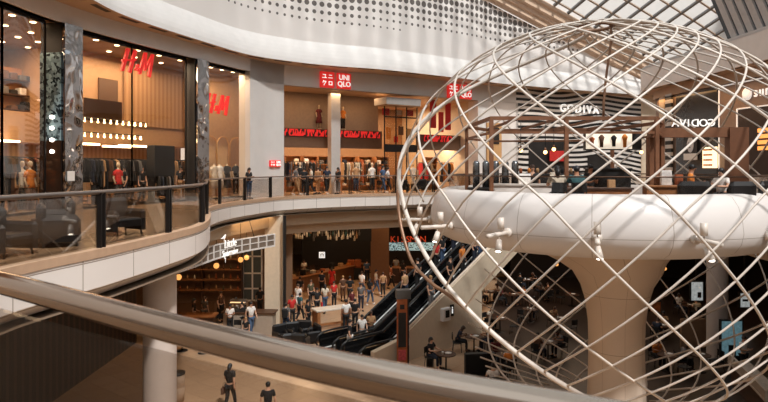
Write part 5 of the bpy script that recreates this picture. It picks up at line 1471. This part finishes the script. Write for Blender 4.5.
# noodle stall
sg = thing('store_sign', 'glowing orange red letters over the blue menu board of a stall', 'sign', at(408, 239.5, 45.5))
for i, ch in enumerate('KISSMAN'):
    text('letter', ch, mat('sign_orange', (214, 78, 44), .5, emit=.22, noise=0), .48, .03, sg, 0, 'CENTER', (-1.14 + .38 * i, 0, 0))
q = NT('blue_menu', .4)
tc = q.n('ShaderNodeTexCoord'); mp = q.n('ShaderNodeMapping'); mp.inputs['Scale'].default_value = (5, 1, 7); q.l(tc.outputs['Object'], mp.inputs[0]); vo = q.n('ShaderNodeTexVoronoi'); vo.inputs['Scale'].default_value = 1.6; q.l(mp.outputs[0], vo.inputs['Vector'])
gt = q.math('GREATER_THAN', vo.outputs['Distance'], .42); q.l(q.mix(gt, (40, 78, 92), (170, 206, 214)), q.b.inputs['Base Color']); q.l(q.mix(gt, (40, 78, 92), (170, 206, 214)), q.b.inputs['Emission Color']); q.b.inputs['Emission Strength'].default_value = .35
mbd = thing('menu_board', 'pale blue lit menu board above the food stall', 'menu board', at(410, 246.5, 45.6))
MB().box((-.95, 0, 0), (1.45, .1, .6)).build('menu_panel', q.m, mbd); MB().box((.85, 0, 0), (1.95, .1, .6)).build('menu_panel', q.m, mbd); MB().box((0, .08, 0), (3.6, .06, .72)).build('case', BLACK, mbd)
st = thing('stall_counter', 'dim timber counter under the pale blue menu board', 'counter', (2.75, 45.2, GZ)); MB().box((0, 0, .55), (4.6, .7, 1.1)).build('front_panel', DARK_WOOD, st); MB().rbox((0, 0, 1.13), (4.8, .85, .06), 0, .01).build('counter_top', WOOD, st)
struct('trim_stall_hood', MB().box((2.2, 46.4, -2.4), (5.2, 1.0, .5)), BLACK, 'black hood of the food stall', 'trim')

# ------------------------------------------------------------------ escalators
TH = R(42); SL = R(28); RUN = 7.0 / math.tan(SL)
ux = Vector((math.cos(TH), math.sin(TH), 0)); un_ = Vector((-math.sin(TH), math.cos(TH), 0))
A0 = Vector((.10, 26.3, GZ))
stepm = ribbed('step_tread', (58, 56, 56), (22, 21, 21), .4, .4, .5, False)
def escalator(c, label, W=1.0):
    t = thing('escalator', label, 'escalator', c, TH)
    # local: x along the travel, y across, z up
    k_ = math.tan(SL)
    steps = MB(); n = 26
    for i in range(n):
        x0 = .8 + (RUN - .8) * i / n; z0 = (x0 - .8) * 7.0 / (RUN - .8)
        dx = (RUN - .8) / n; dz = 7.0 / n
        steps.box((x0 + dx / 2, 0, z0 + dz / 2 - .3), (dx + .02, W, .6))
    steps.build('step_band', mat('step_steel', (48, 46, 46), .4, .6, noise=.1), t)
    MB().box((-.6, 0, .02), (2.8, W, .04)).build('landing_plate', GREY_METAL, t)
    zz = lambda x: max(0, (x - .8) * 7.0 / (RUN - .8))
    for s in (-1, 1):
        y = s * (W / 2 + .12)
        xs = [-1.5, -.8, .2, .8, 1.4] + [RUN * f for f in (.3, .5, .75, 1.0)]
        top = [(x, y, zz(x) + .86) for x in xs]
        b = MB(); vs = []
        for x in xs: vs += [(x, y - .03, zz(x) + .1), (x, y - .03, zz(x) + .84), (x, y + .03, zz(x) + .84), (x, y + .03, zz(x) + .1)]
        fs = []
        for i in range(len(xs) - 1):
            fs += [(4 * i + k, 4 * i + (k + 1) % 4, 4 * i + 4 + (k + 1) % 4, 4 * i + 4 + k) for k in range(4)]
        fs += [(0, 1, 2, 3), tuple(4 * (len(xs) - 1) + k for k in (3, 2, 1, 0))]
        b.add(vs, fs); b.build('balustrade', mat('black_panel', (20, 20, 21), .12, .0, noise=0), t)
        path = [(-1.2, y, .12), (-1.55, y, .22), (-1.72, y, .48), (-1.6, y, .76), (-1.3, y, .90)] + [(x, y, zz(x) + .93) for x in xs[1:]]
        MB().tube(path, .05, 8).build('handrail', mat('rubber_black', (18, 18, 18), .35, noise=0), t)
        sk_ = MB(); vs = []
        for x in xs: vs += [(x, y - .11, zz(x) - .35), (x, y - .11, zz(x) + .13), (x, y + .11, zz(x) + .13), (x, y + .11, zz(x) - .35)]
        sk_.add(vs, fs)
        MB().tube([(x, y - s * .14, zz(x) + .20) for x in xs], .035, 6).build('edge_light_line', mat('light_line_white', (240, 238, 234), .3, noise=0), t)  # white tube imitates the bright light lines along each balustrade
        sk_.build('skirt_cladding', mat('skirt_steel', (196, 190, 184), .25, .7, noise=.03), t)
    return t
c2 = A0 + un_ * .90 + ux * .35; c1 = A0 + un_ * 2.75 + ux * .35
escalator(c2, 'escalator beside the beige wedge wall, black handrails and steel skirts')
escalator(c1, 'escalator farther from the beige wedge wall, its landing toward the cafe')
wp = [A0 - ux * .9, A0 + ux * (RUN + .3)]
def wedge():
    b = MB(); k_ = 7.0 / (RUN - .3); zt_ = lambda x: 1.0 + max(0, x - .6) * k_
    prof = [(-.9, 0), (-.9, .75), (.6, 1.0), (RUN + .3, zt_(RUN + .3)), (RUN + .3, zt_(RUN + .3) - 1.7), (6.3, zt_(6.3) - 1.7), (6.3, 0)]
    n = len(prof); vs = []
    for side in (0, -.25):
        for x, z in prof:
            p = A0 + ux * x + un_ * side; vs.append((p.x, p.y, GZ + z))
    fs = [(0, 1, 2, 6), (2, 3, 4, 5), (2, 5, 6), (n + 6, n + 2, n + 1, n), (n + 5, n + 4, n + 3, n + 2), (n + 6, n + 5, n + 2)]
    fs += [(i, (i + 1) % n, n + (i + 1) % n, n + i) for i in range(n)]
    return b.add(vs, fs)
struct('wall_escalator_side', wedge(), CREAM, 'beige wedge wall beside the escalators', 'wall')
cp = MB()
for x0, x1, z0, z1 in ((.6, RUN + .3, 1.0, 8.0),):
    p, q_ = A0 + ux * x0 + un_ * -.12, A0 + ux * x1 + un_ * -.12
    cp.tube([(p.x, p.y, GZ + z0 + .02), (q_.x, q_.y, GZ + z1 + .02)], .07, 8)
struct('trim_wedge_cap', cp, mat('pale_cap', (224, 208, 190), .5), 'pale capping on the wedge wall', 'trim')
def onwedge(u, v, d=-.30):
    # point on the wedge wall face seen at u, v
    a = A0 + un_ * d; k = (u - CU) / F
    s_ = (k * a.y - a.x) / (ux.x - k * ux.y); p = a + ux * s_
    return Vector((p.x, p.y, zat(v, p.y)))
o = thing('wall_cabinet', 'small white cabinet with a black hose symbol on the wedge wall', 'cabinet', onwedge(445, 314), TH); MB().rbox((0, 0, 0), (.55, .3, .6), 0, .03).build('cabinet_body', WHITE, o); MB().box((0, -.16, .03), (.26, .02, .34)).build('symbol_panel', BLACK, o)
o = thing('wall_sign', 'small dark sign plate with a white figure beside the cabinet', 'sign', onwedge(452, 312), TH); MB().box((0, 0, .08), (.24, .04, .55)).build('plate', BLACK, o); MB().box((0, -.03, .05), (.07, .02, .22)).ball((0, -.03, .22), (.04, .01, .04), 8, 5).build('pictogram', LETTER, o)
# black totem
o = thing('totem', 'tall advertising totem with orange timber face, black screen and grey cap', 'totem', g(403, 364), R(8))
MB().box((0, 0, 1.45), (.50, .26, 2.9)).build('core', BLACK, o); MB().box((-.07, -.15, 1.45), (.46, .06, 2.9)).build('timber_face', mat('totem_orange', (176, 96, 52), .5, noise=.2), o)
MB().box((-.07, -.19, 1.55), (.34, .03, 1.5)).build('screen', NEAR_BLACK, o); MB().box((0, 0, 3.08), (.62, .42, .38)).build('cap', mat('cap_grey', (84, 82, 80), .5), o)
MB().box((-.07, -.19, .45), (.34, .03, .45)).build('poster', mat('totem_pink', (196, 80, 84), .5, noise=.4, nscale=14), o)
MB().box((-.07, -.19, 2.55), (.2, .03, .2)).build('emblem', NEAR_BLACK, o); MB().box((.255, 0, 1.0), (.02, .3, .3)).build('side_label', WHITE, o)
# ------------------------------------------------------------------ people on the concourse
ppl = [
 (205, 327, 150, 'stand', 'grey', 'grey', 'person in a grey top and trousers standing near the cafe counter', 0, 1, True, 'long', None),
 (230, 336, 20, 'hold', 'white', 'black', 'person in a white shirt and black trousers by the cafe tables', 1, 0, False, 'long', None),
 (242, 334, -20, 'stand', 'black', 'black', 'person in black beside a white shirt near the cafe', 0, 0, True, 'long', None),
 (251, 336, 40, 'walk', 'white', 'denim', 'person in a white shirt with a black backpack near the cafe', 0, 0, False, 'long', 'backpack'),
 (246, 343, 10, 'stand', 'black', 'black', 'child in black with fair hair in front of the cafe group', 0, 2, False, 'short', None),
 (260, 316, 200, 'walk', 'black', 'black', 'person in black with a brown bag before the beige pier', 1, 0, False, 'long', 'bag'),
 (286, 336, 170, 'walk', 'grey', 'denim', 'person in a grey shirt with a black backpack seen from behind', 0, 0, False, 'long', 'backpack'),
 (292, 327, 30, 'stand', 'red', 'black', 'person in a red top just behind the grey backpack', 1, 0, False, 'long', None),
 (298, 314, -30, 'stand', 'white', 'white', 'person in a long white dress on the tan floor', 0, 1, True, 'skirt', None),
 (317, 317, 20, 'walk', 'black', 'black', 'person in black carrying a red bag', 0, 0, True, 'short', 'redbag'),
 (332, 292, 170, 'stand', 'red', 'red', 'person in a bright red dress at the food counter', 0, 0, True, 'skirt', None),
 (304, 281, 10, 'hold', 'white', 'cream', 'food shop worker in white behind the counter', 0, 1, False, 'long', None),
 (343, 301, 190, 'stand', 'brown', 'brown', 'person in brown with grey cap before the food shop', 0, 2, False, 'long', None),
 (350, 304, 180, 'stand', 'black', 'black', 'person all in black before the food shop', 1, 0, False, 'long', None),
 (362, 298, 150, 'walk', 'white', 'denim', 'person in a white shirt and blue jeans by the brown pier', 0, 1, False, 'long', None),
 (367, 283, 170, 'stand', 'blue', 'navy', 'person in a blue shirt near the crates', 0, 0, False, 'long', None),
 (376, 294, 100, 'walk', 'white', 'blue', 'person in a white top with a navy cap near the brown pier', 0, 0, False, 'long', 'cap'),
 (346, 333, 200, 'stand', 'white', 'black', 'person in a white shirt beside the tall timber table', 1, 0, False, 'long', None),
 (355, 331, 160, 'stand', 'black', 'black', 'person in black next to the tall timber table', 0, 0, False, 'long', None),
 (334, 308, 30, 'stand', 'red', 'black', 'person in a red top by the far side of the tall timber table', 0, 0, False, 'long', None),
 (362, 349, 20, 'walk', 'white', 'grey', 'person in a white shirt stepping off the escalator', 0, 0, False, 'long', None),
 (371, 345, 10, 'hold', 'tan', 'black', 'person in a tan top with a backpack beside the escalator foot', 1, 1, True, 'short', 'backpack'),
 (350, 357, 90, 'stand', 'black', 'white', 'person in a black top and white shorts at the escalator landing', 0, 0, False, 'short', None),
 (308, 330, 60, 'stand', 'black', 'black', 'person in black standing behind the dark seats', 1, 0, True, 'long', None),
 (322, 296, 160, 'stand', 'navy', 'black', 'person in navy at the counter beside the red dress', 0, 0, False, 'long', None),
 (386, 281, 190, 'stand', 'black', 'grey', 'person in black before the pale blue menu board', 1, 0, False, 'long', None),
 (396, 279, 170, 'walk', 'white', 'black', 'person in white under the pale blue menu board', 0, 0, False, 'long', None),
 (300, 322, 140, 'walk', 'teal', 'black', 'person in teal walking past the white dress', 0, 0, False, 'long', None),
 (311, 307, 40, 'stand', 'olive', 'black', 'person in olive between the white dress and the food counter', 0, 1, False, 'long', None),
 (325, 313, 200, 'walk', 'cream', 'denim', 'person in cream and jeans behind the tall timber table', 1, 0, True, 'long', None),
 (352, 318, 60, 'walk', 'maroon', 'black', 'person in maroon behind the white shirt at the tall table', 0, 0, True, 'long', None),
 (361, 311, 10, 'stand', 'grey', 'navy', 'person in grey near the escalator side of the concourse', 0, 0, False, 'long', 'backpack'),
 (370, 305, 150, 'walk', 'black', 'denim', 'person in black and jeans close to the escalator', 1, 0, True, 'long', None),
 (383, 297, 190, 'stand', 'tan', 'black', 'person in tan close to the escalator below the brown pier', 0, 1, False, 'long', None),
 (391, 289, 100, 'walk', 'rust', 'black', 'person in rust heading for the blue menu board', 0, 0, False, 'long', None),
 (403, 284, 170, 'stand', 'black', 'navy', 'person in black and navy queueing at the stall', 0, 0, True, 'long', None),
 (300, 303, 190, 'stand', 'black', 'tan', 'person in black and tan at the pier end of the food counter', 1, 0, False, 'long', None),
 (221, 322, 60, 'stand', 'brown', 'black', 'person in brown by the cafe counter', 0, 1, False, 'long', None),
 (236, 327, 200, 'stand', 'navy', 'black', 'person in navy at the light cafe counter', 1, 0, False, 'long', None),
 (194, 330, 120, 'walk', 'black', 'brown', 'person in black and brown nearest the slat wall', 0, 0, True, 'long', None),
 (230, 411, 165, 'walk', 'black', 'black', 'person in black with a brown bag under the metal handrail', 0, 0, True, 'long', 'bag'),
 (268, 434, 190, 'stand', 'black', 'navy', 'person whose dark head just shows at the lower picture edge', 0, 0, False, 'long', None),
 (249, 0, 60, 'hold', 'black', 'denim', 'person in a black top and blue jeans beside the white pier', 1, 0, True, 'long', None),
 (296, 1, 80, 'walk', 'grey', 'tan', 'person in grey and tan at the store entrance by the pier', 0, 1, True, 'long', None),
 (304, 1, 200, 'stand', 'black', 'black', 'person in black looking into the store entrance', 1, 0, False, 'long', None),
 (311, 1, -70, 'walk', 'cream', 'black', 'person in a cream top and black trousers crossing the entrance', 0, 0, True, 'long', None),
 (318, 2, 150, 'stand', 'tan', 'tan', 'person in tan inside the store entrance', 0, 1, False, 'long', None),
 (327, 1, 20, 'walk', 'navy', 'black', 'person in navy before the mirror steel pillar', 0, 0, False, 'long', None),
 (338, 1, -40, 'stand', 'black', 'grey', 'person in black and grey past the mirror steel pillar', 1, 0, True, 'long', None),
 (383, 1, 60, 'walk', 'blue', 'denim', 'person in blue shirt and jeans by the display corner', 0, 0, False, 'long', None),
 (388, 1, 80, 'walk', 'white', 'black', 'person in white shirt behind the blue shirt by the display corner', 0, 0, False, 'long', None),
]
for (u, v, fa, po_, top, low, lab, sk_, ha, lh, dr_, ex_) in ppl:
    if v < 5:
        p, a = at_u(offset(EDGE[30:], 1.0 + .8 * v), u); loc = (p.x, p.y, 0)
    else:
        loc = g(u, v)
    person(loc, fa, po_, top, low, lab, sk_, ha, lh, dr_, .74 if lab.startswith('child') else rnd.uniform(.95, 1.04), 'black' if rnd.random() < .6 else 'white', ex_)
for (u, d, fa, top, low, lab, lh) in ((6, 1.9, 30, 'black', 'black', 'shopper in black behind the first window of the fashion store', True), (18, 2.8, 120, 'brown', 'black', 'shopper in brown among the rails behind the first window', False), (34, 2.2, 200, 'black', 'tan', 'shopper in black and tan near the mosaic pillar inside the store', False), (98, 1.5, 150, 'black', 'black', 'shopper all in black beside the black mannequin', True),
        (107, 2.8, 20, 'grey', 'black', 'shopper in grey among the rails behind the wide window', False), (124, 1.3, -40, 'black', 'navy', 'shopper in black and navy beside the red mannequin', False), (131, 3.4, 170, 'tan', 'black', 'shopper in tan deep behind the wide window', True), (142, 1.3, 60, 'black', 'black', 'shopper in black right before the black display unit', False), (181, 1.2, 10, 'black', 'tan', 'shopper in black and tan just before the second steel pillar', True)):
    p, a_ = proj(FACADE, u, d); person((p.x, p.y, 0), fa, 'stand', top, low, lab, 0, 0, lh)
def esc_at(c, f):
    x = .8 + (RUN - .8) * f; n = 26; i = int(f * n)
    return Vector(c) + ux * (.8 + (RUN - .8) * (i + .5) / n) + Vector((0, 0, 7.0 * (i + 1) / n))
for c, f, top, low, lab, sk_, ha, lh in ((c1, .30, 'black', 'black', 'rider in black on the escalator above the totem', 0, 0, False), (c1, .40, 'red', 'black', 'rider in red on the farther escalator', 0, 0, True), (c1, .52, 'grey', 'navy', 'rider in grey higher on the farther escalator', 1, 0, False), (c2, .22, 'grey', 'grey', 'rider with grey cap just above the totem', 0, 2, False), (c2, .42, 'orange', 'black', 'rider in an orange top on the escalator by the wedge wall', 1, 0, True), (c2, .47, 'black', 'navy', 'rider in black behind the orange top', 0, 0, False), (c2, .60, 'brown', 'black', 'rider in brown highest on the escalator by the wedge wall', 1, 1, True), (c1, .66, 'white', 'black', 'rider in white highest on the farther escalator', 0, 0, False), (c1, .22, 'tan', 'navy', 'rider in tan low on the farther escalator', 0, 1, False), (c1, .46, 'black', 'denim', 'rider in black and jeans between the red and grey riders', 0, 0, True), (c1, .58, 'maroon', 'black', 'rider in maroon below the white rider', 1, 0, True), (c2, .32, 'black', 'black', 'rider in black between the grey cap and the orange top', 0, 0, False), (c2, .53, 'white', 'denim', 'rider in white and jeans on the escalator by the wedge wall', 0, 1, False)):
    person(esc_at(c, f), -42 + (180 if c == c1 else 0) + 90, 'stand', top, low, lab, sk_, ha, lh)
# tall timber table, dark seats and planters on the concourse
t = thing('high_table', 'tall timber table with white top in the middle of the concourse', 'table', g(331, 329), R(30))
MB().rbox((0, 0, 1.12), (2.0, .8, .08), 0, .02).build('table_top', mat('pale_top', (210, 196, 180), .4), t)
for sx in (-1, 1): MB().rbox((sx * .85, 0, .54), (.18, .72, 1.08), 0, .02).build('leg', WOOD, t)
MB().box((0, 0, .3), (1.6, .08, .1)).build('foot_bar', WOOD, t)
for u, v, rz, lab in ((283, 343, 40, 'black armchair of the dark group below the backpack'), (293, 341, 20, 'black armchair second in the dark group'), (302, 339, -10, 'black armchair third in the dark group'), (311, 342, -60, 'black armchair nearest the escalator landing'), (288, 350, 200, 'black armchair in front of the dark group'), (299, 350, 170, 'black armchair half hidden by the metal handrail')):
    armchair(g(u, v), R(rz), lab)
for u, v, lab in ((217, 331, 'dining chair at the cafe, by the grey person'), (236, 338, 'dining chair at the cafe, by the white shirt'), (222, 322, 'dining chair at the cafe counter')):
    chair(g(u, v), R(rnd.uniform(0, 360)), lab)
o = thing('litter_bin', 'pale round bin stack beside the round column', 'bin', g(177, 401)); MB().lathe([(0, 0), (.26, 0), (.28, .5), (.25, .52), (.27, .56), (.28, 1.0), (0, 1.02)], n=20).build('bin_body', mat('beige_bin', (176, 150, 126), .5), o); MB().lathe([(.29, 1.0), (.29, 1.06), (0, 1.08)], n=20).build('bin_lid', DARK_METAL, o)
# ------------------------------------------------------------------ food hall under and behind the dome
dk = [g(480, 341), g(474, 362), Vector((3.4, 24.5, 0)), Vector((3.4, 17, 0)), Vector((25.8, 17, 0)), Vector((25.8, 47.3, 0)), Vector((9.0, 47.3, 0)), g(486, 334)]
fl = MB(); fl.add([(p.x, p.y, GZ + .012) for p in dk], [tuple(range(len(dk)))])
struct('floor_hall_shade', fl, mat('hall_shade', (50, 38, 31), .35, noise=.2, nscale=3), 'dark sheet added for shade over the food hall floor', 'floor')  # dark sheet added over the stone floor to put the hall in shade
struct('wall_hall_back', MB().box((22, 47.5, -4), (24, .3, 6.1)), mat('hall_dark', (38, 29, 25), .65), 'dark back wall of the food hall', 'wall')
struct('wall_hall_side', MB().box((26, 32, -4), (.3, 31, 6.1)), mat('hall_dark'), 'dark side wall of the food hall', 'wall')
tabs = [(446, 371, 'round table under the hunched person beside the wedge wall'), (474, 352, 'round table at the end of the wedge wall'), (505, 372, 'round table in front of the orange shirt'), (548, 358, 'round table beside the white person near the column'), (500, 332, 'round table behind the wedge wall tables'), (530, 322, 'round table in the middle of the food hall'), (560, 332, 'round table next to the flared column'), (512, 306, 'round table far back under the bowl'), (545, 300, 'round table far back beside the column'), (490, 303, 'round table near the wedge wall top'), (572, 306, 'round table farthest toward the column'), (662, 340, 'round table right of the flared column'), (668, 372, 'round table low beside the flared column'), (700, 372, 'round table beside the stone bench'), (690, 318, 'round table far behind the column'), (527, 290, 'round table at the back of the hall')]
seatc = ('black', 'orange', 'white', 'tan', 'grey', 'black', 'maroon', 'cream', 'navy', 'brown')
for k, (u, v, lab) in enumerate(tabs):
    p = g(u, v); table(p, 'dark ' + lab, .42)
    where = 'the ' + lab
    base = (30, 100, 200, 310, 60, 150)[k % 6]
    for j, da in enumerate((0, 165) if k not in (0,) else (200,)):
        a = R(base + da); q_ = p + Vector((math.sin(a), -math.cos(a), 0)) * .78
        nm = ('first', 'second')[j]
        hd = math.degrees(math.atan2((p - q_).x, -(p - q_).y))
        chair(q_, R(hd), 'black dining chair, ' + nm + ' at ' + where.replace('the round', 'round'))
        if rnd.random() < .72 or k < 4:
            c = seatc[(3 * k + 5 * j) % len(seatc)]
            person(q_, hd, 'sitlean' if j else 'sit', c, 'black' if j else 'navy', 'seated person in %s, %s at %s' % (c, nm, where.replace('the round', 'round')), (k + j) % 3, (k * 2 + j) % 2, (k + j) % 2 == 0)
    o = MB().lathe([(0, 0), (.13, .0), (.15, .02), (.0, .015)], n=14).build('plate', GARM['white']); o.location = p + Vector((.1, .05, .742)); tag(o, 'white plate on ' + lab, 'plate')
    o = MB().lathe([(0, 0), (.035, 0), (.042, .12), (.036, .12), (.0, .01)], n=10).build('drink_cup', GARM[('white', 'rust', 'cream')[k % 3]]); o.location = p + Vector((-.15, -.1, .742)); tag(o, ('white', 'rust', 'cream')[k % 3] + ' cup on ' + lab, 'cup')
person(g(493, 398), 178, 'sit', 'white', 'black', 'person in a white shirt with dark print seen from behind above the handrail', 0, 0, h=1.0)
chair(g(493, 398), R(178), 'black dining chair under the printed white shirt')
struct('wall_planter_low', MB().rbox((4.0, 25.0, GZ + .45), (1.3, .25, .9), R(8), .02), BLACK, 'low black screen in front of the dining tables', 'wall')
o = thing('bollard', 'short black bollard at the foot of the wedge wall', 'bollard', g(430, 366)); MB().lathe([(0, 0), (.16, 0), (.16, .7), (.12, .78), (0, .8)], n=16).build('post', BLACK, o)
# screens, partition and the stone bench beyond the column
def screen(name, u, v, Y, w2, h2, m, label, cat):
    o = thing(name, label, cat, at(u, v, Y)); MB().box((0, 0, 0), (w2 + .12, .12, h2 + .12)).build('case', BLACK, o); MB().box((0, -.065, 0), (w2, .02, h2)).build('lit_face', m, o)
    return o
sc1 = mat('screen_pale', (206, 214, 214), .4, emit=.3, noise=.5, nscale=5)
scr = screen('wall_screen', 696.5, 291, 33, .62, 1.0, sc1, 'small pale lit poster screen nearer the flared column', 'screen'); MB().box((.12, -.08, -.2), (.2, .02, .3)).build('dark_motif', NEAR_BLACK, scr)
scr = screen('wall_screen', 744.5, 300, 33, .5, .75, sc1, 'small pale lit poster screen beyond the grey column', 'screen'); MB().box((0, -.08, 0), (.3, .02, .12)).build('dark_motif', NEAR_BLACK, scr)
for nm_, x_, y_ in (('screen_post', 696.5, 33), ('screen_post', 744.5, 33)):
    p = at(x_, 300, 33.2); o = MB().box((p.x, p.y, (-.97 - 5.0) / 2 + .0), (.08, .08, 4.1)).build(nm_, BLACK); tag(o, 'thin black drop post behind the pale screen ' + ('nearer the flared column' if x_ < 700 else 'beyond the grey column'), 'post')
screen('display_screen', 731, 338, 25.5, .85, 1.45, mat('screen_teal', (120, 160, 172), .4, emit=.25, noise=.4, nscale=8), 'large teal lit display screen before the grey column', 'screen')
o = MB().box((0, 0, .55), (.3, .3, 1.3)).build('screen_plinth', BLACK); p = at(731, 338, 25.5); o.location = (p.x, p.y + .05, GZ - .1); tag(o, 'black plinth under the large teal screen', 'plinth')
o = MB().rbox((0, 0, .7), (1.2, .12, 1.4), 0, .02).build('partition', mat('partition_tan', (140, 108, 82), .6)); o.location = g(693, 348); tag(o, 'tan partition panel between column and teal screen', 'partition')
sb = thing('stone_bench', 'long pale stone counter bench running toward the corner beyond the dome', 'bench', (13.6, 21.9, GZ), R(75))
MB().rbox((0, 0, .86), (4.2, .8, .08), 0, .02).build('bench_top', mat('pale_marble', (186, 172, 158), .35, noise=.15), sb); MB().box((0, 0, .41), (4.0, .6, .82)).build('base', DARK_WOOD, sb); MB().rbox((0, .34, 1.05), (4.2, .1, .3), 0, .01).build('upstand', MATS['pale_marble'], sb)
for u, v, fa, top, lab in ((757, 372, 30, 'white', 'person in white behind the stone bench'), (765, 366, 20, 'grey', 'person in grey behind the end of the stone bench')):
    person((14.8, 24.7, GZ) if top == 'white' else (15.3, 26.0, GZ), fa, 'hold', top, 'black', lab, 0, 1)
for u, v, Y, lab in ((655, 315, 36, 'small orange framed picture beside the flared column'),):
    screen('wall_picture', u, v - 8, Y, .6, .6, mat('picture_orange', (170, 96, 50), .5, noise=.5, nscale=6), lab, 'picture')
for k, (x, y, z) in enumerate(((9.5, 33, -3.6), (12, 36, -3.3), (14.5, 31, -3.5), (17.5, 35, -3.4), (10.5, 39, -3.2), (20, 30, -3.5), (13, 29, -3.8), (7.5, 37, -3.2))):
    pendant((x, y, z), (-.97 if True else 0) - z, 'small amber pendant lamp in the food hall, ' + ('nearest the escalators', 'over the middle tables', 'right behind the flared column', 'before the dark wall', 'far back under the bowl', 'beyond the grey column', 'closest behind the column foot', 'near the escalator top')[k], .10, 'amber pendants of the food hall', GLOBE)
# unseen warm area lights added to brighten the lower level
for x, y, sx, sy, pw in ((-8.5, 30.5, 5, 4, 130), (-3.5, 44, 6, 4, 120), (2.5, 43, 4, 2, 90), (-4.2, 38.5, 4, 2, 110), (10, 37, 8, 6, 90), (18, 33, 6, 8, 60), (-9, 22, 3, 6, 16)):
    area('lower_light', (x, y, -1.05), (sx, sy), pw, (255, 206, 150))
